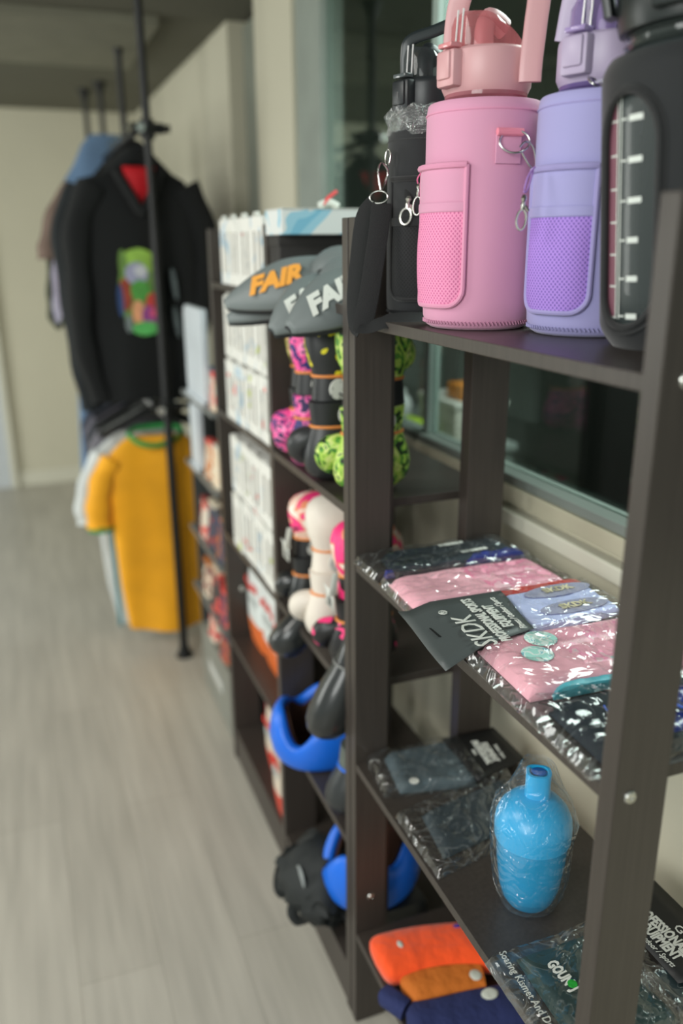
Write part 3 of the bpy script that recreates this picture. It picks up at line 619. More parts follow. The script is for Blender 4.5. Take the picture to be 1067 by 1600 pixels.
for x, y, rx, ry in ((0.572, 0.800, 0.021, 0.020), (0.600, 0.835, 0.022, 0.012)):
    MB(Matrix.Translation((x, y, Z2+0.0262))).lathe((0, 0), [(rx, 0), (rx*0.9, 0.0009), (rx*0.3, 0.001)], 24).build('mint_sticker', patches('mint_sticker', [(0, rgb(170, 225, 215)), (0.48, rgb(225, 240, 235)), (0.6, rgb(140, 200, 210))], 70, 0.35), t4)
# 5 navy / royal blue shiny pack, runs behind the near post
t5 = pack('clothing_pack', 'shiny navy and royal blue garment pack, nearest the camera on the middle shelf', [(0.522, 0.592), (0.775, 0.592), (0.772, 0.702), (0.528, 0.708)], Z2, 0.022, navyc, 4, FQ=[(0.493, 0.585), (0.785, 0.585), (0.785, 0.712), (0.497, 0.722)])
slab([(0.565, 0.595), (0.772, 0.595), (0.770, 0.672), (0.580, 0.690)], Z2+0.002, 0.0235, seed=12, wr=0.006, fr=40).build('satin_panel', mat('royal_blue_satin', rgb(28, 44, 120), 0.22, var=0.5, vscale=30, coat=0.5), t5)
g = MB()
for k in range(7):
    a = [(0.58+0.02*k+0.012*math.sin(k*2+q*0.9), 0.60+0.011*q, Z2+0.0262+0.001*math.sin(q+k)) for q in range(7)]
    g.sweep(smoothpath(a, 3), 0.0009, n=5)
g.build('blue_stitching', mat('bright_blue_thread', rgb(70, 110, 215), 0.35), t5)
# 3 card headed pack, on top of its neighbours, card overhanging the shelf
t = thing('clothing_pack', 'lilac blue garment pack with charcoal header card hanging over the middle shelf edge', 'package', (0.60, 0.93, Z2))
zc = Z2+0.024
slab([(0.612, 0.866), (0.772, 0.880), (0.778, 0.985), (0.628, 0.985)], Z2+0.0125, 0.0125, seed=14, wr=0.0015, fold=(0.52, 0.003)).build('folded_garment', mat('lilac_blue_cotton', rgb(206, 214, 255), 0.75, var=0.05), t)
slab([(0.605, 0.978), (0.782, 0.984), (0.78, 1.000), (0.608, 1.000)], Z2+0.014, 0.009, seed=4).build('red_backing', mat('red_card', rgb(206, 60, 52), 0.6), t)
slab([(0.605, 0.995), (0.790, 0.975), (0.79, 1.004), (0.60, 1.008)], Z2+0.012, 0.006, seed=4).build('backing_card', mat('charcoal_card', rgb(78, 84, 84), 0.45, var=0.04), t)
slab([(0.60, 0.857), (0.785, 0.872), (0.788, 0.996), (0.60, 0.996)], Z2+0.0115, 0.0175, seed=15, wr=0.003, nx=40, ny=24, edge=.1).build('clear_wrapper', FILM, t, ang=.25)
card = mat('charcoal_card', rgb(78, 84, 84), 0.45)
def cz(x): return zc+0.004 - (max(0, 0.515-x))*0.28
g = MB(); R0 = []; R1 = []
NXc = 14
for i in range(NXc+1):
    u = i/NXc; x0 = 0.470+(0.632-0.470)*u; x1 = 0.455+(0.606-0.455)*u
    yt = 0.992-0.004*u + (0.010 if u < 0.04 else 0); yb = 0.826+0.034*u
    R0.append([(x0+(x1-x0)*v/6, yt+(yb-yt)*v/6, cz(x0+(x1-x0)*v/6)+0.0012*math.sin(v*1.1)) for v in range(7)])
g.rings(R0, closed=False, cap=False); hc = g.build('header_card', card, t, solid=0.0008, ang=0.5)
g = MB(Matrix.Translation((0.484, 0.912, cz(0.484)+0.0012)) @ Matrix.Rotation(0.27, 4, 'Y')); g.box((-.0025, -.014, 0), (.0025, .014, .0004)); g.build('hang_slot', mat('slot_black', rgb(6, 6, 6), 0.9), hc, smooth=False)
up = (-1, 0, 0)
def T(x, y, dz=0.0032): return frame((x, y, zc+0.004+dz), (0.10, 1, 0), (-1, 0.1, 0))
text('lettering', 'SKDK', T(0.527, 0.880), 0.044, WHITEP, hc, sx=0.85)
text('lettering', '®', T(0.514, 0.945), 0.018, WHITEP, hc)
text('lettering', 'PROFESSIONAL SPORTS', T(0.558, 0.905), 0.021, WHITEP, hc, bold=0.0007, sx=0.62)
text('lettering', 'EQUIPMENT', T(0.579, 0.908), 0.021, WHITEP, hc, bold=0.0007, sx=0.62)
text('lettering', 'Fitness / Outdoor / Sports', T(0.597, 0.912), 0.0135, WHITEP, hc, shear=0.25, sx=0.72)
gold = mat('pale_gold_print', rgb(214, 205, 170), 0.35)
for y, xx in ((0.962, 0.715), (0.905, 0.705)):
    text('lettering', 'SKDK', frame((xx, y, Z2+0.0285), (1, 0.03, 0), (0, 1, 0)), 0.020, gold, t, bold=0.0006)
    MB(frame((xx, y, Z2+0.0262), (1, 0.03, 0), (0, 1, 0))).rings([[(0.058*q*math.cos(2*PI*k/30), 0.019*q*math.sin(2*PI*k/30), zq) for k in range(30)] for q, zq in ((1, 0), (1, .0005), (.02, .0006))]).build('oval_badge', mat('grey_lilac_badge', rgb(178, 178, 205), 0.35), t)

# ------------------------------------------------------------------ lower shelf
Z3 = 0.6355
greyc = mat('slate_grey_cloth', rgb(78, 92, 98), 0.7, var=0.2, vscale=14)
t = pack('clothing_pack', 'slate grey garment in clear wrapper with black header card and round white sticker', [(0.540, 1.130), (0.680, 1.098), (0.700, 1.228), (0.556, 1.236)], Z3, 0.020, greyc, 21, FQ=[(0.508, 1.128), (0.700, 1.090), (0.715, 1.240), (0.520, 1.241)], fold=(0.4, 0.004))
blackcard = mat('matt_black_card', rgb(20, 21, 22), 0.5)
g = MB(); g.rings([[(0.672+0.105*u, 1.088+0.028*u+(0.14-0.02*u)*v/8, Z3+0.021-0.006*u) for v in range(9)] for u in (0, .25, .5, .75, 1, 1.15)], closed=False, cap=False); hc = g.build('header_card', blackcard, t, solid=0.0008)
for k, (x, l, h) in enumerate(((0.705, 0.085, 0.003), (0.718, 0.10, 0.008), (0.733, 0.12, 0.008), (0.752, 0.07, 0.003))):
    text('lettering', ('Fitness', 'PROFESSIONAL', 'EQUIPMENT', 'Outdoor / Sports')[k] if k in (1, 2, 3) else 'Fitness', frame((x+0.004, 1.165-0.004*k, Z3+0.0226-0.0006*k), (-0.12, -1, 0), (1, -0.12, 0)), 0.018 if h > .005 else 0.010, WHITEP, hc, bold=0.0006 if h > .005 else 0, sx=0.62)
MB(Matrix.Translation((0.566, 1.128, Z3+0.0225))).lathe((0, 0), [(0.009, 0), (0.0088, 0.0006), (0.001, 0.0007)], 24).build('round_sticker', WHITEP, t)
t = pack('clothing_pack', 'flat dark garment in crinkled clear bag lying beside the blue shaker bottle', [(0.535, 0.955), (0.700, 0.985), (0.735, 1.095), (0.548, 1.060)], Z3, 0.014, mat('grey_black_cloth', rgb(54, 66, 72), 0.7, var=0.2), 23, FQ=[(0.506, 0.918), (0.715, 0.960), (0.752, 1.115), (0.505, 1.078)], fold=(0.5, 0.002))
# blue shaker in a thin bag
S0 = (0.613, 0.838); BK = 0.935
t = thing('shaker_bottle', 'bright blue shaker bottle in a thin clear bag standing on the lower shelf', 'bottle', (S0[0], S0[1], Z3))
blue1 = clearplastic('translucent_blue', rgb(10, 150, 205), 0.14, 0.25); blue2 = mat('bright_blue_plastic', rgb(32, 168, 226), 0.32, var=0.02, spec=0.5)
zz = Z3+0.001
MB().lathe(S0, [(0.028, zz), (0.033, zz+.002), (0.039, zz+.012), (0.045, zz+.035), (0.050, zz+.08), (0.0515, zz+.118)], 64).build('cup', blue1, t)
MB().lathe(S0, [(0.030, zz+.004), (0.036, zz+.02), (0.041, zz+.05), (0.041, zz+.09), (0.002, zz+.09)], 48).build('mixing_insert', mat('deep_blue_plastic', rgb(12, 112, 178), 0.4), t)
MB().lathe(S0, [(0.0518, zz+.112), (0.0545, zz+.114), (0.0550, zz+.132), (0.0538, zz+.145), (0.0485, zz+.158), (0.039, zz+.169), (0.026, zz+.177), (0.004, zz+.180)], 64).build('dome_lid', blue2, t)
Ls = Matrix.Translation((S0[0]+0.006, S0[1]+0.004, 0)) @ Matrix.Rotation(math.radians(240), 4, 'Z')
R = []
for a, b2, z in ((.021, .021, zz+.165), (.0175, .018, zz+.18), (.016, .0175, zz+.20), (.0165, .0178, zz+.212), (.0165, .0178, zz+.215), (.0130, .0135, zz+.2155), (.011, .012, zz+.214), (.0085, .010, zz+.202)):
    R.append([Ls @ Vector((a*math.copysign(abs(math.cos(2*PI*k/28))**.75, math.cos(2*PI*k/28)), b2*math.copysign(abs(math.sin(2*PI*k/28))**.75, math.sin(2*PI*k/28)), z)) for k in range(28)])
MB().rings(R).build('drinking_spout', blue2, t)
MB(Ls).ell((0.001, 0, zz+.2158), (.0095, .0105, .0012)).build('spout_hole', mat('deep_blue_hole', rgb(8, 92, 176), 0.5), t)
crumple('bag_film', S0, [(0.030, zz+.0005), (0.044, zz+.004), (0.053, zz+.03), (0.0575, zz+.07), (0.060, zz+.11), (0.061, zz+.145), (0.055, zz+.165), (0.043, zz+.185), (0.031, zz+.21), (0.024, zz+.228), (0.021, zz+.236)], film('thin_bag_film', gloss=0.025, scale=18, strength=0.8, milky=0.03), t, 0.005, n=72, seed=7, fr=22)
# green pack with logo, runs under the near post to the black header card
t = pack('clothing_pack', 'dark green garment bag with green and white logo, nearest pack on the lower shelf', [(0.530, 0.590), (0.675, 0.590), (0.650, 0.745), (0.535, 0.745)], Z3, 0.016, mat('bottle_green_cloth', rgb(36, 62, 62), 0.65, var=0.2, vscale=10), 31, FQ=[(0.495, 0.585), (0.700, 0.585), (0.672, 0.760), (0.492, 0.756)], fold=None)
dn = (0.10, -1, 0); upx = (1, 0.10, 0)
text('lettering', 'GOUN', frame((0.566, 0.692, Z3+0.0212), dn, upx), 0.022, WHITEP, t, bold=0.0009, sx=0.58)
text('lettering', 'J', frame((0.5705, 0.664, Z3+0.0212), dn, upx), 0.022, WHITEP, t, bold=0.0010, sx=0.60)
MB(Matrix.Translation((0.5705, 0.6715, Z3+0.0212))).lathe((0, 0), [(0.0065, 0), (0.0063, 0.0005), (0.0005, 0.0006)], 24).build('green_globe_mark', mat('vivid_green', rgb(30, 160, 50), 0.5, var=0.3, vscale=300), t)
text('lettering', 'Soaring Kismet And Dreams Kn', frame((0.514, 0.672, Z3+0.0150), (-0.03, -1, 0), (1, -0.03, 0)), 0.0155, WHITEP, t, sx=0.82)
t = pack('clothing_pack', 'dark garment bag with black header card lettered in white, right of the near post', [(0.690, 0.592), (0.775, 0.592), (0.775, 0.65), (0.690, 0.66)], Z3, 0.012, dkteal, 33, FQ=[(0.655, 0.585), (0.788, 0.585), (0.788, 0.70), (0.640, 0.70)], fold=None)
g = MB(); g.rings([[(0.700+u*0.095, 0.615+(0.790-0.615)*v/8-0.1*(u-0.5)*0.2, Z3+0.0175+0.003*u) for v in range(9)] for u in (0, .25, .5, .75, 1)], closed=False, cap=False); hc = g.build('header_card', blackcard, t, solid=0.0008)
dn = (0.08, -1, 0); upx = (1, 0.08, 0)
text('lettering', 'GOUN', frame((0.765, 0.665, Z3+0.0208), dn, upx), 0.019, WHITEP, hc, sx=1.1, spacing=1.2)
text('lettering', 'PROFESSIONAL SPORTS', frame((0.744, 0.680, Z3+0.0203), dn, upx), 0.023, WHITEP, hc, bold=0.0009, sx=0.58)
text('lettering', 'EQUIPMENT', frame((0.725, 0.690, Z3+0.0198), dn, upx), 0.023, WHITEP, hc, bold=0.0009, sx=0.58)
text('lettering', 'Fitness / Outdoor / Sports', frame((0.709, 0.695, Z3+0.0192), dn, upx), 0.012, WHITEP, hc, shear=0.25, sx=0.75)

# ------------------------------------------------------------------ bottom shelf: folded socks
Z4 = 0.2355
def sock(label, path, ra, rb, m, extras, z=Z4):
    t = thing('folded_socks', label, 'socks', (path[0][0], path[0][1], z))
    MB().sweep(smoothpath(path, 5), None or [ra(i/(5*(len(path)-1))) for i in range(5*(len(path)-1)+1)], [rb(i/(5*(len(path)-1))) for i in range(5*(len(path)-1)+1)], n=24, up=(0, 0, 1), e=2.6).build('sock', m, t)
    for nm, c, rr, mm in extras: MB().ell(c, rr, 16, 8).build(nm, mm, t)
    return t
orange = mat('vivid_orange_knit', rgb(255, 84, 22), 0.85, bump=0.9, bscale=28, sheen=0.3)
br = mat('brown_orange_knit', rgb(206, 112, 34), 0.85, bump=0.9, bscale=28); nv = mat('navy_knit', rgb(34, 44, 92), 0.85, bump=0.9, bscale=28)
wt = mat('off_white_knit', rgb(196, 200, 190), 0.85, bump=0.9, bscale=28); bl2 = mat('blue_knit', rgb(40, 60, 170), 0.8)
sock('vivid orange pair of socks with a small white mark, on the bottom shelf', [(0.498, 1.135, Z4+.026), (0.53, 1.135, Z4+.030), (0.60, 1.128, Z4+.028), (0.68, 1.108, Z4+.026), (0.74, 1.085, Z4+.024), (0.765, 1.075, Z4+.02)],
     lambda s: 0.052*math.sqrt(max(.01, 1-max(0, 1-s*6)**2))*(1 if s < .9 else .9), lambda s: 0.028*math.sqrt(max(.02, 1-max(0, 1-s*8)**2)), orange,
     [('white_mark', (0.548, 1.135, Z4+.057), (.006, .009, .003), wt), ('blue_patch', (0.672, 1.138, Z4+.050), (.012, .008, .003), bl2), ('blue_patch', (0.690, 1.088, Z4+.049), (.008, .012, .003), bl2), ('white_mark', (0.700, 1.100, Z4+.048), (.006, .010, .003), wt)])
sock('brown orange pair of socks on the bottom shelf, nearer than the vivid orange pair', [(0.525, 1.058, Z4+.020), (0.56, 1.060, Z4+.024), (0.62, 1.050, Z4+.024), (0.67, 1.035, Z4+.02)],
     lambda s: 0.036*min(1, (s+0.05)*6)**.5, lambda s: 0.019*min(1, (s+0.05)*6)**.5, br, [('white_mark', (0.655, 1.035, Z4+.040), (.012, .012, .003), wt)])
sock('navy and white pair of socks on the bottom shelf, nearest the camera', [(0.500, 1.00, Z4+.02), (0.55, 0.985, Z4+.024), (0.62, 0.975, Z4+.026), (0.70, 0.965, Z4+.022)],
     lambda s: 0.042*min(1, (s+0.05)*6)**.5, lambda s: 0.021*min(1, (s+0.05)*6)**.5, nv, [('white_mark', (0.655, 0.985, Z4+.047), (.016, .012, .002), wt), ('white_mark', (0.69, 0.970, Z4+.043), (.007, .020, .003), wt)])
sock('dark navy pair of socks tucked left of the brown orange pair', [(0.492, 1.075, Z4+.016), (0.50, 1.05, Z4+.022), (0.512, 1.03, Z4+.020)],
     lambda s: 0.018, lambda s: 0.018, nv, [])

# ------------------------------------------------------------------ second rack: boxing gloves in pairs
cuffm = mat('black_glove_leather', rgb(32, 34, 36), 0.45, var=0.05); pipeo = mat('orange_piping', rgb(226, 140, 70), 0.5)
lime = patches('lime_camo', [(0, rgb(28, 40, 24)), (0.38, rgb(84, 150, 50)), (0.45, rgb(170, 206, 84)), (0.54, rgb(206, 222, 130)), (0.63, rgb(60, 110, 50))], 40, 0.5)
pinkcamo = patches('pink_camo', [(0, rgb(50, 40, 110)), (0.42, rgb(240, 80, 155)), (0.53, rgb(255, 140, 195)), (0.60, rgb(60, 44, 90))], 42, 0.5)
yellowp = patches('black_yellow_print', [(0, rgb(38, 40, 42)), (0.52, rgb(226, 214, 40)), (0.60, rgb(44, 46, 48))], 20, 0.5)
goldcamo = patches('olive_yellow_print', [(0, rgb(60, 60, 30)), (0.45, rgb(170, 160, 60)), (0.52, rgb(215, 205, 130)), (0.62, rgb(190, 110, 50))], 26, 0.5)
def glove_parts(t, M, L, W, Tk, bodym, cuff, pipe, emblem=True, thumb=True, cuffl=0.3):
    """boxing glove, +z from cuff to fist, palm towards +y; L length, W half width, Tk half thickness"""
    cz = L*cuffl
    secs = []
    for s, w, k, cx, cy in ((0, .78, .80, 0, 0), (.12, .84, .86, 0, 0), (.3, .95, .98, 0, .02), (.5, 1.0, 1.08, 0, .04), (.68, .99, 1.05, 0, .12), (.82, .90, .92, 0, .2), (.92, .72, .70, 0, .26), (.98, .45, .42, 0, .3), (1, .12, .12, 0, .3)):
        secs.append((cx*W, cy*Tk, cz+(L-cz)*s, w*W, k*Tk))
    MB(M).loft(secs, 28, 2.3).build('glove_body', bodym, t)
    cf = MB(M).loft([(0, 0, 0, W*.80, Tk*.84), (0, 0, L*.01, W*.84, Tk*.88), (0, 0, cz*.6, W*.80, Tk*.84), (0, 0, cz, W*.77, Tk*.80)], 28, 2.3).build('glove_cuff', cuff, t)
    g = MB(M); g.sweep([(W*.80*math.cos(q*PI/14), Tk*.84*math.sin(q*PI/14), cz) for q in range(28)], 0.003, n=8, loop=True); g.build('glove_piping', pipe, cf)
    if thumb:
        g = MB(M); g.sweep(smoothpath([(W*.55, Tk*.3, cz+.02), (W*1.0, Tk*.75, cz+(L-cz)*.3), (W*.95, Tk*1.05, cz+(L-cz)*.55), (W*.6, Tk*1.05, cz+(L-cz)*.72)], 5), [.012+.012*math.sin(PI*min(1, q/15+.15)) for q in range(16)], n=14); g.build('glove_thumb', bodym, t)
    if emblem:
        g = MB(M @ Matrix.Translation((-W*.15, -Tk*.86, cz*.5)) @ Matrix.Rotation(PI/2, 4, 'X')); g.lathe((0, 0), [(cz*.42, 0), (cz*.40, .0015), (.0005, .002)], 20); e = g.build('emblem', patches('white_emblem_print', [(0, rgb(210, 212, 206)), (0.55, rgb(214, 216, 210)), (0.62, rgb(60, 60, 60))], 90, 0.5), cf)
def glovepair(label, x, y, z, Lg, W, Tk, up_m, low_m, yaw=0.0, c1=None, c2=None, group=None):
    t = thing('boxing_gloves', label, 'gloves', (x, y, z), group=group)
    B = Matrix.Translation((x, y, z)) @ Matrix.Rotation(yaw, 4, 'Z')
    glove_parts(t, B @ Matrix.Translation((0, 0.0, Lg*.93)) @ Matrix.Rotation(PI, 4, 'Y'), Lg*.93, W, Tk, low_m, c2 or cuffm, pipeo)
    glove_parts(t, B @ Matrix.Translation((0.004, 0.004, Lg*.93)), Lg*.92, W*.96, Tk*.95, up_m, c1 or cuffm, pipeo)
    return t
Z5 = 1.1305
glovepair('pair of lime green camouflage boxing gloves with black cuffs, behind the near rack post', 0.578, 1.352, Z5, 0.172, 0.072, 0.040, lime, lime, c2=lime)
glovepair('pair of black boxing gloves with yellow graphics, between the lime and the pink pairs', 0.548, 1.450, Z5, 0.168, 0.066, 0.036, yellowp, mat('plain_black_leather', rgb(48, 50, 52), 0.4))
glovepair('pair of pink and purple camouflage boxing gloves with orange piping', 0.548, 1.555, Z5, 0.162, 0.062, 0.036, pinkcamo, pinkcamo, c2=pinkcamo)
glovepair('pair of pink camouflage boxing gloves farthest along the glove shelf', 0.570, 1.655, Z5, 0.160, 0.060, 0.034, goldcamo, pinkcamo)
# shelf below: pink printed gloves with tags, big white pair
pinkp = patches('pink_printed_leather', [(0, rgb(236, 200, 180)), (0.40, rgb(250, 232, 220)), (0.46, rgb(240, 150, 110)), (0.50, rgb(250, 60, 130)), (0.58, rgb(252, 70, 140)), (0.66, rgb(34, 34, 36))], 15, 0.5)
blackp = patches('black_pink_leather', [(0, rgb(30, 30, 32)), (0.56, rgb(32, 32, 34)), (0.60, rgb(250, 60, 130))], 18, 0.4)
whitel = mat('cream_white_leather', rgb(226, 218, 206), 0.5, var=0.04, vscale=18); blkl = mat('glossy_black_leather', rgb(34, 37, 38), 0.3, coat=0.3)
Z6 = 0.7705
def tagcard(t, x, y, z, m):
    g = MB(); g.rings([[(x, y+.022*(1-2*i/4), z), (x, y+.022*(1-2*i/4), z+.03), (x-.006, y+.016*(1-2*i/4), z+.045)] for i in range(5)], closed=False, cap=False); g.build('hang_tag', m, t, solid=0.0008)
    g = MB(); g.box((x-.001, y-.012, z+.006), (x-.0018, y+.004, z+.022)); g.build('tag_print', mat('grey_print', rgb(110, 112, 110), 0.6), t, smooth=False)
    g = MB(); g.sweep(smoothpath([(x, y-.018, z+.03), (x-.006, y-.034, z+.052), (x-.002, y-.040, z+.085)]), .0012, .006, n=8, up=(1, 0, 0)); g.build('tag_hook', m, t)
tp = glovepair('pink and cream printed boxing gloves with white tag, farthest on the middle shelf', 0.560, 1.640, Z6, 0.150, 0.058, 0.036, pinkp, blkl, c1=blackp)
tagcard(tp, 0.497, 1.640, Z6+.135, WHITEP)
glovepair('pair of large cream white boxing gloves on the middle shelf', 0.560, 1.500, Z6, 0.168, 0.066, 0.042, whitel, whitel, c1=whitel, c2=whitel)
tp = glovepair('pink and cream printed boxing gloves with white tag, nearest on the middle shelf', 0.568, 1.365, Z6, 0.162, 0.070, 0.042, pinkp, blackp, c1=blackp)
tagcard(tp, 0.497, 1.365, Z6+.135, WHITEP)
t = thing('boxing_glove', 'glossy black boxing glove hanging over the front edge of the middle shelf', 'gloves', (0.50, 1.36, 0.77))
glove_parts(t, Matrix.Translation((0.556, 1.335, 0.852)) @ Matrix.Rotation(math.radians(-157), 4, 'Y'), 0.23, 0.045, 0.042, blkl, blkl, mat('grey_piping', rgb(120, 122, 120), 0.5), emblem=False, thumb=False)
t = thing('boxing_glove', 'glossy black boxing glove drooping over the shelf edge below the pink and cream pair', 'gloves', (0.50, 1.60, 0.77))
glove_parts(t, Matrix.Translation((0.555, 1.600, 0.812)) @ Matrix.Rotation(math.radians(-140), 4, 'Y'), 0.15, 0.04, 0.036, blkl, blkl, mat('grey_piping', rgb(120, 122, 120), 0.5), emblem=False, thumb=False)
# blue padded headgear
bluel = mat('bright_blue_leather', rgb(28, 112, 232), 0.35, var=0.05, spec=0.5); brownl = mat('brown_lining', rgb(66, 40, 26), 0.8)
def headgear(label, loc, rz, s=1.0, a0=0.0, th=.030, hgt=.135):
    """padded head guard lying crown down: thick ring wall, V notch (face opening) at angle a0, brown lining"""
    t = thing('head_guard', label, 'headgear', loc, (0, 0, rz)); M = wmat(t)
    def top(a):
        d = math.atan2(math.sin(a-a0), math.cos(a-a0)); return s*(hgt*(1-.52*math.exp(-(d/.42)**2)) - .035*math.exp(-((abs(d)-2.0)/.35)**2))
    def wall(off, tk, nm, m, zs, lift=0.0, cut=0.0):
        R = []
        for i in range(72):
            a = 2*PI*i/72; rx, ry = s*(.100-off), s*(.082-off); zt = top(a)-cut; ring = []
            for k in range(16):
                q = 2*PI*k/16; c, d = math.cos(q), math.sin(q)
                rr = tk*s*math.copysign(abs(c)**.7, c)/2; zz = lift+(zt-lift)/2+(zt-lift)/2*math.copysign(abs(d)**.55, d)
                bul = 1+.14*math.sin(PI*min(1, max(0, zz/(s*hgt))))
                ring.append(((rx*bul+rr)*math.cos(a), (ry*bul+rr)*math.sin(a), zz))
            R.append(ring)
        g = MB(M); g.rings(R, loop=True, cap=False); g.build(nm, m, t, ang=1.2)
    wall(0, th, 'padded_shell', bluel, 1); wall(.0185, .008, 'lining', brownl, 1, .004, .010)
    g = MB(M); g.lathe((0, 0), [(.078*s, .002), (.074*s, .012), (.002, .014)], 32); g.build('lining', brownl, t)
    g = MB(M); g.sweep(smoothpath([(s*.115, -s*.02, s*.10), (s*.135, 0, s*.03), (s*.14, .01, -s*.02), (s*.13, .03, s*.02), (s*.118, .04, s*.06)]), .010, .002, n=8, up=(1, 0, 0)); g.build('chin_strap', mat('black_strap', rgb(30, 32, 34), 0.7), t)
    return t
headgear('bright blue padded head guard with brown lining hanging over the lower shelf edge', (0.562, 1.598, 0.4315), 0.0, .98, a0=math.radians(222))
headgear('bright blue padded head guard on the bottom shelf behind the near post', (0.600, 1.395, 0.2005), .3, .92, a0=math.radians(150), hgt=.15)
t = thing('training_pad', 'black rectangular training pad under the lower blue head guard', 'pad', (.61, 1.40, .1105))
MB().box((.53, 1.305, .1107), (.70, 1.49, .2002), .018).build('pad_body', blkl, t)
MB().sweep([(.532, 1.34, .16), (.522, 1.37, .16), (.522, 1.42, .16), (.532, 1.45, .16)], .003, .012, n=8).build('hand_strap', cuffm, t)
t = thing('boxing_glove', 'black and grey boxing glove with a blue patch beside the upper blue head guard', 'gloves', (0.54, 1.375, 0.43))
glove_parts(t, Matrix.Translation((0.565, 1.355, 0.590)) @ Matrix.Rotation(math.radians(-168), 4, 'Y'), 0.155, 0.058, 0.045, mat('dark_grey_leather', rgb(44, 48, 50), 0.4), mat('grey_leather', rgb(96, 104, 96), 0.5), bluel, thumb=False, emblem=False)
MB().ell((0.503, 1.345, 0.49), (0.010, 0.022, 0.026), 20, 10).build('blue_patch', bluel, t)
# black bag on the bottom shelf
blkbag = mat('black_nylon', rgb(34, 38, 38), 0.7, bump=0.15, bscale=300)
t = thing('sports_bag', 'slumped black nylon bag with straps and grey round badge at the rack foot', 'bag', (0.47, 1.43, 0.112))
R = []
for j in range(15):
    s = j/14; hw_ = 0.105*math.sin(PI*(0.14+0.80*s))**.6; dd = 0.075*math.sin(PI*(0.10+0.8*s))**.5
    cxx = 0.520-0.035*math.sin(PI*s); R.append([(cxx+dd*math.cos(2*PI*k/30)*(1+.4*noise.noise(Vector((k*.7, j*.5, 3)))), 1.465+hw_*math.sin(2*PI*k/30)*(1+.35*noise.noise(Vector((k*.6, j*.6, 8)))), 0.112+0.165*s+0.02*noise.noise(Vector((k*.5, j*.4, 1)))) for k in range(30)])
MB().rings(R).build('bag_body', blkbag, t, ang=1.0)
for y, q in ((1.53, 0.0), (1.42, 0.02)):
    MB().sweep(smoothpath([(0.47, y, 0.24), (0.448, y+.01, 0.21), (0.436, y+.03, 0.16), (0.428, y+.02, 0.115+q), (0.436, y-.02, 0.12+q), (0.450, y-.03, 0.17)]), 0.002, 0.013, n=8, up=(1, 0, 0)).build('bag_strap', blkbag, t)
MB(Matrix.Translation((0.446, 1.43, 0.238)) @ Matrix.Rotation(-PI/2, 4, 'Y')).lathe((0, 0), [(0.026, 0), (0.025, .003), (0.001, .004)], 24).build('round_badge', mat('grey_badge', rgb(150, 156, 156), 0.5, var=.1), t)
# grey shin guards on the top shelf
shing = mat('grey_padding', rgb(112, 120, 120), 0.5, var=0.04); shind = mat('dark_lining', rgb(34, 38, 40), 0.7)
orp = mat('orange_lettering', rgb(232, 160, 60), 0.5)
def shin(label, tip, end, side, Wd, col, lets=True, lob=True):
    t = thing('shin_guard', label, 'shin guard', tip)
    A, B = Vector(tip), Vector(end); L = (B-A).length; x = (B-A).normalized(); y = Vector(side); y = (y-x*y.dot(x)).normalized(); z = x.cross(y)
    if z.z < 0: z = -z; y = -y
    M = Matrix(((x.x, y.x, z.x, A.x), (x.y, y.y, z.y, A.y), (x.z, y.z, z.z, A.z), (0, 0, 0, 1)))
    def sec(off, m, nm, sc=1.0, th=0.004):
        g = MB(M); R = []
        for j in range(21):
            s = j/20; wd = Wd*sc*(math.sin(PI*min(1, (s*.62+.02)))**.8)*(1-.25*max(0, s-.6)/.4); bow = 0.022*math.sin(PI*s)
            R.append([(L*s, wd*math.sin(q), wd*.55*(math.cos(q)-1)+.022+bow+off) for q in [math.radians(-80+160*i/16) for i in range(17)]])
        g.rings(R, closed=False, cap=False); return g.build(nm, m, t, solid=th, ang=1.2)
    sec(0, shing, 'padded_shell', 1, .010); sec(-.011, shind, 'lining', 1.05, .010)
    if lob:
        g = MB(M); g.ell((L*1.05, 0, .028), (.050, Wd*.82, .026)); g.build('instep_pad', shing, t)
        g = MB(M); g.ell((L*1.26, .0, .030), (.030, Wd*.55, .020)); g.build('toe_pad', mat('orange_pad', rgb(226, 150, 40), .5) if col is orp or lob == 2 else shing, t)
        g = MB(M); g.sweep([(L*1.0, Wd*.98*math.sin(q), Wd*.5*math.cos(q)-.005) for q in [math.radians(-90+180*i/12) for i in range(13)]], .004, .012, n=8, up=(1, 0, 0)); g.build('elastic_strap', shind, t)
    if lets:
        o = text('lettering', 'FAIR', M @ frame((L*.50, 0.0, .0508), (1, 0, 0), (0, 1, 0)), 0.046, col, t, bold=0.0026, shear=0.3, sx=1.12)
    return t
ZT = 1.4705
shin('plain grey shin guard under the orange lettered one, its tip hanging lowest', (0.395, 1.640, 1.414), (0.60, 1.600, 1.474), (0, .6, .8), 0.042, orp, False, 0)
shin('grey shin guard with orange lettering, far end of the top shelf', (0.392, 1.620, 1.447), (0.575, 1.530, 1.505), (0, .55, .83), 0.052, orp, True, 1)
shin('grey shin guard with white lettering, left of the two white lettered ones', (0.425, 1.450, 1.408), (0.562, 1.475, 1.484), (-.3, .6, .75), 0.052, WHITEP, True, 2)
shin('grey shin guard with white lettering, right of the two white lettered ones', (0.432, 1.372, 1.418), (0.585, 1.390, 1.492), (-.3, .6, .75), 0.054, WHITEP, True, 2)
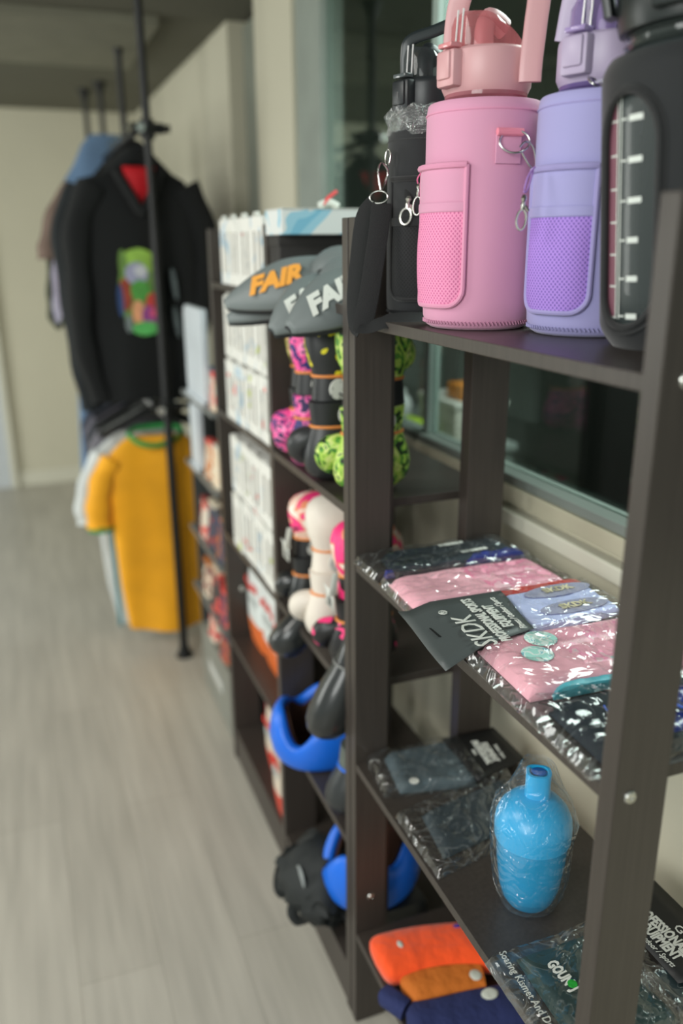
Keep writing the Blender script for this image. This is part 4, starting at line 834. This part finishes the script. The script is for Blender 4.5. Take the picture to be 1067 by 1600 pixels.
# dark box with a long white box on it, red and white figure on that
g = MB(); g.box((0.502, 1.640, 1.4705), (0.695, 1.712, 1.580), .003)
t = thing('storage_box', 'matt black box on the top shelf under the long white box', 'box', (0.60, 1.68, 1.4705))
g.build('box_body', mat('matt_black_box', rgb(40, 38, 36), 0.7), t); MB().box((0.500, 1.639, 1.560), (0.697, 1.7135, 1.5805), .002).build('box_lid', mat('matt_black_box', rgb(40, 38, 36), 0.7), t)
t = thing('carton', 'long white carton with pale blue print on top of the black box', 'box', (0.59, 1.68, 1.581))
MB().box((0.498, 1.610, 1.5812), (0.672, 1.722, 1.628), .002).build('carton_body', patches('white_blue_print', [(0, rgb(216, 220, 218)), (0.56, rgb(150, 196, 214)), (0.64, rgb(120, 180, 205))], 9, 0.6, seed=.4), t, smooth=False)
MB().box((0.499, 1.609, 1.6285), (0.671, 1.723, 1.6300)).build('carton_lid', WHITEP, t, smooth=False)
t = thing('toy_figure', 'small white and coral red folded paper ornament standing on the long white carton', 'ornament', (0.62, 1.66, 1.6305))
MB().sweep(smoothpath([(0.592, 1.66, 1.636), (0.612, 1.66, 1.643), (0.632, 1.66, 1.636)]), [.006]*6+[.009]*7, .007, n=8).build('body', WHITEP, t, smooth=False)
MB().sweep([(0.600, 1.66, 1.638), (0.613, 1.66, 1.652), (0.630, 1.66, 1.664)], [.008, .007, .004], .004, n=6).build('wing', mat('coral_red', rgb(232, 90, 92), .6), t, smooth=False)
# white window boxes, two levels per shelf
boxw = mat('white_carton', rgb(228, 228, 222), 0.6, var=0.03, vscale=20)
prints = [patches('carton_print_%d' % k, [(0, rgb(226, 226, 220)), (0.58, c1), (0.68, c2)], 16, 0.6, seed=k*1.3) for k, (c1, c2) in enumerate(((rgb(190, 206, 216), rgb(150, 186, 206)), (rgb(206, 208, 204), rgb(232, 120, 110)), (rgb(204, 206, 200), rgb(196, 206, 120))))]
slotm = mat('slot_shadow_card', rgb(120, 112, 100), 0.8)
def carton(label, loc, k):
    t = thing('window_carton', label, 'box', loc, group='white window cartons stacked on the far rack')
    w_, d_, h_ = 0.0485, 0.10, 0.150
    g = MB(); g.box((0.004, -w_, 0.0), (d_, w_, h_), .002); g.build('carton_body', boxw, t, smooth=False, local=True)
    g = MB()      # die-cut front: frame with two tall slots
    for a, b in ((-w_, -.032), (-.012, .008), (.028, w_)): g.box((-.001, a, .026), (.0035, b, h_-.030))
    g.box((-.001, -w_, 0), (.0035, w_, .026)); g.box((-.001, -w_, h_-.030), (.0035, w_, h_)); g.build('front_sleeve', prints[k % 3], t, smooth=False, local=True)
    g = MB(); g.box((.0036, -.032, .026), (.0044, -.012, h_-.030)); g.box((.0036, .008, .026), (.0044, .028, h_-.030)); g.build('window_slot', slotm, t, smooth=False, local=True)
    g = MB(); g.sweep([(.0, -.016, h_+.001), (.001, -.011, h_+.008), (.001, .011, h_+.008), (.0, .016, h_+.001)], .0016, .004, n=6, up=(1, 0, 0)); g.build('hanging_tab', boxw, t, local=True)
    return t
protos = [carton('white window carton stacked among its likes on the far rack', (0.502, 1.803, 1.4705), k) for k in range(1)]
protos += [carton('white window carton stacked among its likes on the far rack', (0.502, 1.903, 1.4705), 1), carton('white window carton stacked among its likes on the far rack', (0.502, 2.003, 1.4705), 2)]
names = {0: 'top shelf', 1: 'second shelf', 2: 'third shelf'}
for si, (zs, lv) in enumerate(((1.4705, 1), (1.1305, 2), (0.7705, 2))):
    for l in range(lv):
        for c in range(4):
            y = 1.803+.100*c; lab = 'white window carton on the %s of the far rack%s, %s' % (names[si], '' if lv == 1 else (', upper layer' if l else ', lower layer'), ('nearest', 'second nearest', 'third nearest', 'farthest')[c])
            if si == 0 and c < 3: protos[c]['label'] = lab; continue
            dup(protos[(c+si+l) % 3], (0.502+random.uniform(0, .006), y-0.001, zs+l*.160), (0, 0, random.uniform(-.02, .02)), lab)
# pouches with red lettering and orange ends, standing on the lower shelf
pw = mat('white_pouch', rgb(216, 222, 220), 0.45, var=0.03); rp = mat('red_print', rgb(220, 60, 50), 0.5); op = mat('orange_pouch_end', rgb(224, 110, 48), 0.5, var=0.1)
def pouch(label, y, z, h, w_, tilt=0.0, x=0.505, cols=(pw, rp, op)):
    t = thing('retail_pouch', label, 'pouch', (x+.02, y, z))
    M = Matrix.Translation((x+.02, y, z)) @ Matrix.Rotation(tilt, 4, 'X')
    secs = [(0, 0, h*s, .018*math.sin(PI*min(.97, s*.9+.12))+.001, w_/2*(1 if s > .1 else .95)) for s in (0.30, .4, .5, .6, .7, .8, .9, .97, 1)]
    MB(M).loft(secs, 20, 3).build('pouch_body', cols[0], t)
    MB(M).loft([(0, 0, h*s, .019*math.sin(PI*min(.97, s*.9+.12))+.001, w_/2*(1 if s > .1 else .94)) for s in (0, .03, .1, .2, .3)], 20, 3).build('pouch_foot', cols[2], t)
    rr = random.Random(int(y*1000)); g = MB(M)
    for k in range(5):
        yy = -w_*.34+w_*.17*k; zz_ = h*.70+rr.uniform(-.008, .008); g.sweep([(-.020, yy-.008, zz_-.012), (-.0205, yy, zz_+.010), (-.020, yy+.008, zz_-.010)], .0022, n=5)
    g.build('red_lettering', cols[1], t, smooth=False)
    g = MB(M); g.box((-.0195, -w_*.3, h*.50), (-.0175, w_*.3, h*.58)); g.build('grey_print', mat('pale_grey_print', rgb(176, 182, 180), .6), t, smooth=False)
    return t
pouch('white pouch with red lettering and orange foot, farthest on the lower shelf', 2.17, .4305, .275, .15, x=.548)
pouch('white pouch with red lettering and orange foot, middle of three on the lower shelf', 2.01, .4305, .275, .15, x=.548)
pouch('white pouch with red lettering and orange foot, nearest of three on the lower shelf', 1.86, .4305, .265, .13, x=.540)
redm = mat('dark_red_bag', rgb(132, 16, 30), .6); pouch('dark red pouch on the bottom shelf of the far rack', 2.14, .1105, .25, .15, x=.58, cols=(redm, redm, redm))
crm = mat('cream_pouch', rgb(214, 200, 182), .6, var=.06)
pouch('cream pouch with a red foot on the bottom shelf', 1.99, .1105, .24, .12, x=.535, cols=(crm, rp, mat('red_foot', rgb(206, 70, 50), .6, var=.2)))
pouch('narrow cream and red pouch at the near end of the bottom shelf', 1.81, .1105, .25, .08, x=.50, cols=(crm, rp, mat('red_foot', rgb(206, 70, 50), .6)))

# ------------------------------------------------------------------ grey display stand beyond
grs = mat('grey_shelf_board', rgb(110, 114, 112), 0.5); grd = mat('dark_grey_shelf_board', rgb(62, 66, 66), .5)
t = thing('display_stand', 'low grey display stand beyond the dark racks, full of small packs', 'shelving', (0.5, 2.4, 0))
for y in (2.35, 2.80): MB().box((0.52, y, 0), (0.82, y+.018, 1.10)).build('side_panel', grd, t, smooth=False)
for z in (1.10, .86, .62, .40): MB().box((0.50, 2.35, z-.016), (0.82, 2.82, z)).build('shelf', grs, t, smooth=False, bev=.001)
df = MB().box((0.515, 2.368, 0.0), (0.535, 2.80, .24)).build('drawer_front', mat('pale_grey_drawer', rgb(132, 134, 126), .4), t, smooth=False, bev=.002)
MB().box((0.511, 2.48, .11), (0.515, 2.68, .15)).build('drawer_pull', mat('white_pull', rgb(196, 198, 194), .4), df, bev=.001)
MB().box((0.535, 2.368, .24), (0.82, 2.80, .256)).build('shelf', grd, t, smooth=False)
wb = mat('pale_blue_white_board', rgb(196, 204, 210), .5)
def board(label, y0, y1, z0, z1, x0, th=.02):
    t = thing('backing_board', label, 'board', (x0, (y0+y1)/2, z0))
    P = [(y0, z0), (y1, z0), (y1, z1-.03), (y1-.009, z1-.009), (y1-.03, z1), (y0, z1)]
    g = MB(Matrix.Translation((x0, 0, 0)) @ Matrix.Rotation(PI/2, 4, 'Z')); g.prism([(p[0], p[1]) for p in P], -th, 0); g.build('panel', wb, t, smooth=False, bev=.003)
    g = MB(); g.box((x0-.008, y0, z0), (x0+th, y1, z0+.012)); g.build('foot', wb, t, smooth=False)
board('pale white plastic board standing on top of the grey display stand', 2.46, 2.72, 1.1005, 1.385, .505)
board('narrow pale white board on the second shelf of the grey display stand', 2.60, 2.72, .8605, 1.075, .505)
cols = [rgb(210, 60, 60), rgb(226, 200, 170), rgb(190, 110, 50), rgb(70, 50, 80), rgb(40, 66, 90), rgb(214, 206, 190), rgb(220, 90, 80), rgb(60, 60, 60), rgb(226, 214, 190), rgb(150, 60, 60)]
k = 0
rr = random.Random(3)
where = {1.1005: 'top', .8605: 'second', .6205: 'third', .4005: 'fourth', .2565: 'lowest'}
for z, hgt, ys in ((1.1005, .14, (2.40,)), (.8605, .13, (2.42, 2.53)), (.6205, .16, (2.42, 2.54, 2.66)), (.4005, .14, (2.42, 2.55, 2.68)), (.2565, .10, (2.45, 2.62))):
    for q, y in enumerate(ys):
        nm = ('red', 'cream', 'brown', 'plum', 'teal blue', 'ivory', 'coral', 'charcoal', 'pale cream', 'brick red')[k % 10]
        t = thing('small_pack', '%s printed pack on the %s level of the grey display stand, %s in line' % (nm, where[z], ('nearest', 'second', 'third')[q]), 'package', (.53, y, z))
        h = hgt*rr.uniform(.75, 1)
        MB().loft([(.535, y, z+h*s, .022*(1-.5*s)+.002, .05) for s in (0, .1, .4, .8, .97, 1)], 20, 4).build('pack_body', patches('pack_print_%d' % k, [(0, cols[k % 10]), (.5, cols[(k*3+5) % 10]), (.58, cols[(k*7+1) % 10])], 24, .6, seed=k), t)
        MB().box((.522, y-.045, z+h-.004), (.548, y+.045, z+h+.010), .001).build('header_strip', mat('header_%d' % (k % 10), cols[(k+4) % 10], .6), t); k += 1
MB()
# things on the sill of the room beyond the glass
t = thing('side_table', 'pale table beyond the window glass holding a box and bottles', 'table', (1.35, 2.4, 0))
MB().box((1.06, 2.09, .965), (1.37, 2.75, .99), .003).build('table_top', mat('pale_table_top', rgb(140, 148, 143), .5), t)
for x, y in ((1.09, 2.12), (1.34, 2.12), (1.09, 2.72), (1.34, 2.72)): MB().box((x-.02, y-.02, -.0), (x+.02, y+.02, .965)).build('leg', GREYM, t, smooth=False)
t = thing('storage_box', 'white lidded box standing on the table beyond the window', 'box', (1.25, 2.2, .99))
MB().box((1.17, 2.12, .9905), (1.34, 2.36, 1.10), .004).build('box_body', mat('cream_white_box', rgb(206, 204, 190), .5), t); MB().box((1.165, 2.115, 1.10), (1.345, 2.365, 1.118), .003).build('box_lid', mat('white_lid', rgb(220, 220, 210), .5), t)
t = tag(MB().box((1.20, 2.14, 1.1185), (1.30, 2.24, 1.165), .008).build('orange_case', mat('orange_case_plastic', rgb(232, 140, 30), .4)), 'orange plastic case on the white box beyond the window', 'case')
t = thing('pump_bottle', 'white pump bottle with orange band on the table beyond the window', 'bottle', (1.16, 2.45, .99))
MB().lathe((1.16, 2.46), [(.028, .9905), (.03, .993), (.03, 1.07), (.02, 1.085), (.012, 1.09), (.012, 1.11)], 24).build('bottle_body', mat('white_bottle', rgb(220, 224, 222), .4), t)
MB().lathe((1.16, 2.46), [(.0306, 1.005), (.0306, 1.02)], 24, cap=False).build('orange_band', mat('orange_band', rgb(230, 120, 50), .5), t)
t = tag(MB().box((1.10, 2.26, .9905), (1.15, 2.36, 1.045), .006).build('lime_carton', mat('lime_carton', rgb(186, 220, 60), .5, var=.1)), 'small lime green carton on the table beyond the window', 'box')

# ------------------------------------------------------------------ floor-to-ceiling clothes poles with two rails
PX = 0.478
def pole(label, x, y, group=None):
    t = thing('clothes_pole', label, 'pole', (x, y, 0))
    MB().lathe((x, y), [(.034, 0), (.034, .006), (.026, .012), (.0175, .045), (.0170, .06), (.0160, .07), (.0160, 1.60), (.0135, 1.62), (.0135, CZ-.06), (.017, CZ-.05), (.030, CZ-.014), (.034, CZ-.008), (.034, CZ)], 28).build('tube', BLACKM, t)
    return t
p1 = pole('black floor to ceiling clothes pole in front of the hoodie and yellow shirt', 0.481, 3.02)
pole('black floor to ceiling clothes pole behind the hoodie, second from the camera', 0.522, 3.87)
pole('black floor to ceiling clothes pole, third from the camera', 0.548, 4.86)
pole('black floor to ceiling clothes pole farthest from the camera', 0.492, 5.10)
for z in (1.925, 1.0):
    t = thing('clothes_rail', ('upper' if z > 1.5 else 'lower')+' black clothes rail running from pole to pole', 'rail', (.455, 3.0, z))
    MB().sweep([(.452, 2.98, z), (.452, 5.12, z)], .0135, n=16).build('rail_tube', BLACKM, t)
    MB().sweep([(.43, 3.02, z+.004), (.535, 3.02, z+.004)], .017, n=14, up=(0, 0, 1)).build('clamp', BLACKM, t)
    cl = MB().lathe((.481, 3.02), [(.0165, z-.03), (.025, z-.028), (.025, z+.03), (.0165, z+.032)], 20, cap=False).build('clamp', BLACKM, t)
    MB().sweep([(.53, 3.02, z+.004), (.555, 3.02, z+.004)], [.010, .014], n=10).build('clamp_knob', BLACKM, cl)
    MB().sweep([(.452, 2.985, z), (.452, 2.965, z)], .015, n=16).build('end_cap', STEEL, t)
def hanger(t, x, y, z, w=.2, m=None, drop=.09):
    m = m or BLACKM
    g = MB(); g.sweep(smoothpath([(x-.010, y, z+.014), (x-.017, y, z+.004), (x, y, z+.018), (x+.016, y, z+.002), (x+.004, y, z-.022), (x, y, z-.045)], 5), .0022, n=6, up=(0, 1, 0)); g.build('hanger_hook', STEEL, t)
    g = MB(); g.sweep(smoothpath([(x-w, y, z-.045-drop), (x-w*.5, y, z-.045-drop*.45), (x, y, z-.045), (x+w*.5, y, z-.045-drop*.45), (x+w, y, z-.045-drop)], 5), .006, .010, n=8, up=(0, 0, 1)); g.build('hanger_arms', m, t)
def garment(name, label, cat, x, y, rows, m, depth=.045, sleeves=(), extras=(), rail=1.925, folds=3, seed=0, hang=True, hw=.19, rot=0.0, drop=.09):
    """rows: (z, xl, xr) outline of the body in the XZ plane, top to bottom; sleeves: (path, radii, thickness)"""
    t = thing(name, label, cat, (x, y, rail))
    g = MB(); R = []; n = 56
    rows2 = []
    for i in range(len(rows)-1):
        for q in range(4):
            f = q/4; rows2.append([rows[i][k]*(1-f)+rows[i+1][k]*f for k in range(3)])
    rows2.append(list(rows[-1])); ztop, zbot = rows[0][0], rows[-1][0]
    for z, a, b in rows2:
        s = (ztop-z)/(ztop-zbot); cx, hw_ = (a+b)/2, (b-a)/2; ring = []
        for k in range(n):
            q = 2*PI*k/n; c, d = math.cos(q), math.sin(q)
            X = cx+hw_*math.copysign(abs(c)**.75, c)
            fo = (.35+.9*s)*.012*math.sin(X*24*folds/3+seed+s*1.5)+.008*noise.noise(Vector((X*9, s*3, seed)))
            Y = y+depth*(.35+.65*min(1, s*5+.2))*math.copysign(abs(d)**.8, d)+fo
            ring.append((X, Y, z+(.008*math.sin(X*17+seed) if s > .97 else 0)))
        R.append(ring)
    MB().rings(R).build('garment_body', m, t, ang=1.4)
    for q, (path, ra, rb, mm) in enumerate(sleeves):
        P = smoothpath(path, 6); mlen = len(P)
        def ip(v): return [v[0]+(v[1]-v[0])*i/(mlen-1)+.003*math.sin(i*1.1+q) for i in range(mlen)]
        MB().sweep(P, ip(ra), ip(rb), n=20, up=(0, 1, 0), e=2.4).build('sleeve', mm or m, t, ang=1.4)
    if hang: hanger(t, x, y, rail+.016, hw*(.8 if rail > 1.5 else 1), drop=drop+(.055 if rail > 1.5 else 0))
    return t
hood = mat('black_sweatshirt', rgb(12, 15, 16), .95, sheen=.02, bump=.1, bscale=300)
HY = 3.13
t = garment('hoodie', 'black hooded sweatshirt with a colourful oval print hanging on the upper rail', 'clothes', .452, HY,
    [(1.825, .40, .50), (1.812, .355, .55), (1.775, .290, .615), (1.70, .262, .640), (1.52, .256, .640), (1.30, .256, .636), (1.15, .262, .620), (1.02, .272, .612)], hood, .055,
    sleeves=[([(.300, HY, 1.755), (.235, HY-.01, 1.62), (.222, HY-.015, 1.42), (.220, HY-.02, 1.22), (.262, HY-.02, 1.03)], (.050, .034), (.060, .038), None),
             ([(.610, HY, 1.755), (.668, HY, 1.62), (.668, HY, 1.45), (.630, HY-.02, 1.28), (.590, HY-.04, 1.08)], (.055, .036), (.060, .040), None)], seed=1)
MB().sweep(smoothpath([(.375, HY-.055, 1.80), (.415, HY-.075, 1.725), (.450, HY-.082, 1.672), (.490, HY-.075, 1.735), (.525, HY-.055, 1.815)]), .017, .030, n=12, up=(0, 1, 0)).build('hood', hood, t)
MB().sweep(smoothpath([(.36, HY+.0, 1.80), (.40, HY-.02, 1.825), (.450, HY-.03, 1.850), (.50, HY-.02, 1.825), (.54, HY, 1.785)]), .030, .04, n=12, up=(0, 1, 0)).build('hood', hood, t)
g = MB(); g.rings([[(x0+(x1-x0)*i/6, HY-.066-.004*math.sin(i), z) for i in range(7)] for z, x0, x1 in ((1.815, .395, .525), (1.79, .400, .515), (1.74, .420, .487), (1.70, .438, .464), (1.678, .447, .452))], closed=False, cap=False); g.build('red_lining', mat('bright_red_lining', rgb(200, 16, 30), .7), t, solid=.004)
# printed oval: patches of flat colour
def hpatch(name, cx, cz, rx, rz, c, dy=0.0, sh=0.0):
    g = MB(); pts = [(cx+rx*math.cos(2*PI*k/20)+sh*rz*math.sin(2*PI*k/20), HY-.072-dy, cz+rz*math.sin(2*PI*k/20)) for k in range(20)]
    a = [g.V(p) for p in pts]; b = [g.V((p[0], p[1]+.03, p[2])) for p in pts]
    g.f.append(tuple(a)); g.f.append(tuple(reversed(b)))
    for k in range(20): g.f.append((a[k], b[k], b[(k+1) % 20], a[(k+1) % 20]))
    g.build(name, mat('print_'+c[0], c[1], .6, var=.2, vscale=30), t, smooth=False)
for i, (cx, cz, rx, rz, c) in enumerate((
    (.425, 1.405, .074, .150, ('olive', rgb(96, 130, 60))), (.425, 1.508, .060, .045, ('lime', rgb(140, 180, 70))), (.372, 1.500, .014, .050, ('moss', rgb(96, 130, 56))),
    (.415, 1.470, .040, .038, ('lavender', rgb(150, 150, 176))), (.430, 1.478, .022, .020, ('pale', rgb(190, 192, 196))), (.372, 1.400, .022, .055, ('rust', rgb(142, 54, 34))),
    (.354, 1.380, .010, .055, ('blue', rgb(36, 64, 112))), (.424, 1.412, .034, .036, ('green', rgb(76, 150, 60))), (.462, 1.368, .022, .036, ('red', rgb(196, 64, 54))),
    (.412, 1.335, .022, .045, ('peach', rgb(214, 150, 108))), (.448, 1.325, .026, .036, ('purple', rgb(140, 62, 130))), (.462, 1.335, .012, .014, ('rose', rgb(216, 84, 120))),
    (.434, 1.283, .050, .024, ('bright_green', rgb(80, 168, 84))), (.376, 1.300, .012, .03, ('grey', rgb(110, 120, 120))))):
    hpatch('printed_patch', cx, cz, rx, rz, c, dy=.0006*i)
for cz in (1.43, 1.30): hpatch('printed_patch', .545, cz, .008, .055, ('dim', rgb(86, 96, 98)), dy=0, sh=-.1)
garment('jacket', 'plain black jacket hanging close behind the hoodie', 'clothes', .452, 3.26, [(1.815, .38, .52), (1.79, .28, .60), (1.74, .235, .64), (1.5, .24, .64), (1.25, .25, .63), (1.12, .26, .62)], mat('dark_blue_black_cloth', rgb(20, 26, 29), .9), .05,
    sleeves=[([(.27, 3.26, 1.75), (.205, 3.25, 1.62), (.205, 3.24, 1.4), (.215, 3.23, 1.15), (.235, 3.22, .98)], (.05, .036), (.055, .035), None)], seed=4)
garment('short_sleeved_shirt', 'brown shirt with a dark green edge at the left end of the upper rail', 'clothes', .452, 3.52, [(1.815, .38, .52), (1.79, .28, .60), (1.74, .22, .64), (1.5, .22, .64), (1.25, .23, .63)], mat('brown_grey_cloth', rgb(104, 90, 80), .85), .04,
    sleeves=[([(.27, 3.52, 1.77), (.205, 3.51, 1.68), (.165, 3.50, 1.56), (.160, 3.50, 1.515)], (.04, .052), (.055, .05), mat('taupe_cloth', rgb(112, 94, 84), .85)), ([(.155, 3.50, 1.53), (.140, 3.50, 1.40), (.135, 3.50, 1.30), (.160, 3.50, 1.262), (.185, 3.50, 1.29)], (.011, .011), (.02, .02), mat('olive_band', rgb(74, 78, 62), .8))], seed=2)
garment('striped_shirt', 'narrow bright red garment hanging behind the brown shirt', 'clothes', .452, 3.66, [(1.815, .38, .52), (1.79, .28, .60), (1.74, .21, .64), (1.5, .205, .64), (1.26, .215, .63)], mat('crimson_cloth', rgb(168, 18, 40), .8), .035, seed=5)
garment('denim_jacket', 'pale blue denim jacket showing above and below the black ones', 'clothes', .47, 4.05, [(2.02, .40, .56), (1.98, .36, .62), (1.90, .32, .66), (1.80, .25, .69), (1.6, .26, .69), (1.2, .25, .69), (.9, .24, .69), (.48, .215, .69)], mat('pale_denim', rgb(100, 128, 160), .85, var=.15), .04, seed=7, hang=False)
garment('long_shirt', 'pale violet garment hanging behind the brown shirt at the far left of the rail', 'clothes', .452, 3.78, [(1.815, .38, .52), (1.79, .28, .60), (1.74, .20, .64), (1.5, .165, .64), (1.26, .155, .63)], mat('pale_violet_cloth', rgb(170, 170, 190), .85), .03, seed=8)
# lower rail
YY = 3.13
yel = mat('golden_yellow_jersey', rgb(240, 168, 16), .8, bump=.06, bscale=400, sheen=.15)
t = garment('yellow_t_shirt', 'golden yellow t-shirt with green collar and cuff hanging on the lower rail', 'clothes', .445, YY,
    [(.880, .345, .545), (.862, .315, .575), (.825, .275, .605), (.775, .250, .625), (.65, .250, .625), (.50, .262, .628), (.30, .272, .630), (.135, .288, .634), (.100, .292, .634)], yel, .055,
    sleeves=[([(.285, YY, .800), (.240, YY-.01, .735), (.215, YY-.015, .64), (.212, YY-.015, .555)], (.040, .048), (.05, .052), None)], rail=1.0, seed=3, folds=3.5, drop=.06, hw=.15)
grn = mat('green_ribbing', rgb(20, 140, 60), .8)
MB().sweep(smoothpath([(.345, YY-.01, .893), (.375, YY-.052, .868), (.435, YY-.068, .855), (.505, YY-.055, .868), (.548, YY-.01, .895), (.505, YY+.035, .905), (.44, YY+.045, .905), (.375, YY+.035, .905)], 4)+[Vector((.345, YY-.01, .893))], .006, .010, n=10).build('collar', grn, t)
MB().loft([(.212, YY-.015, .560, .050, .054), (.214, YY-.015, .545, .050, .054), (.216, YY-.015, .538, .048, .052)], 20).build('cuff', grn, t)
tl = mat('teal_stripe_cloth', rgb(40, 130, 150), .8)
wc_ = mat('white_jersey', rgb(200, 206, 206), .85)
t = garment('white_t_shirt', 'white t-shirt with a teal side stripe hanging just behind the yellow one', 'clothes', .445, YY+.13,
    [(.880, .335, .53), (.862, .300, .56), (.815, .240, .60), (.76, .212, .625), (.6, .215, .62), (.42, .222, .62), (.25, .232, .62), (.085, .262, .62)], wc_, .04,
    sleeves=[([(.255, YY+.13, .80), (.200, YY+.12, .70), (.172, YY+.115, .60), (.178, YY+.11, .535)], (.034, .040), (.045, .045), None)], rail=1.0, seed=6, drop=.06, hw=.15)
g = MB(); g.sweep([(.262+.0*k, YY+.072, z) for k, z in enumerate((.50, .40, .30, .20, .09))], .007, .004, n=8, up=(0, 1, 0)); g.build('side_stripe', tl, t)
for q, (yy, m_) in enumerate(((3.42, rgb(120, 118, 126)), (3.56, rgb(40, 44, 50)), (3.70, rgb(92, 90, 100)), (3.86, rgb(50, 56, 70)))):
    garment('folded_trousers', 'dark garment on a clip hanger of the lower rail, %s behind the white t-shirt' % ('first', 'second', 'third', 'fourth')[q], 'clothes', .445, yy,
        [(.90, .36, .53), (.86, .26, .60), (.80, .225, .62), (.6, .235, .62), (.4, .25, .62)], mat('lower_cloth_%d' % q, m_, .85), .03, rail=1.0, seed=q*2, hw=.18)
# spare hangers crowding the lower rail
hb = mat('black_hanger_plastic', rgb(36, 38, 38), .35); hg = mat('grey_hanger_plastic', rgb(128, 130, 126), .4)
for q in range(9):
    y = 3.17+.024*q; x = .448+.004*math.sin(q*2)
    t = thing('clothes_hanger', '%s empty hanger on the lower rail, %s behind the yellow shirt' % ('grey' if q in (2, 5, 7) else 'black', ('first', 'second', 'third', 'fourth', 'fifth', 'sixth', 'seventh', 'eighth', 'ninth')[q]), 'hanger', (x, y, 1.0), group='empty hangers crowding the lower rail')
    hanger(t, x, y, 1.016, .20-.01*(q % 3), hg if q in (2, 5, 7) else hb, drop=.085+.012*(q % 2))
    g = MB(); g.lathe((x, y), [(.012, .945), (.018, .948), (.018, .975), (.010, .98)], 14); g.build('size_marker', hg if q % 2 else hb, t)
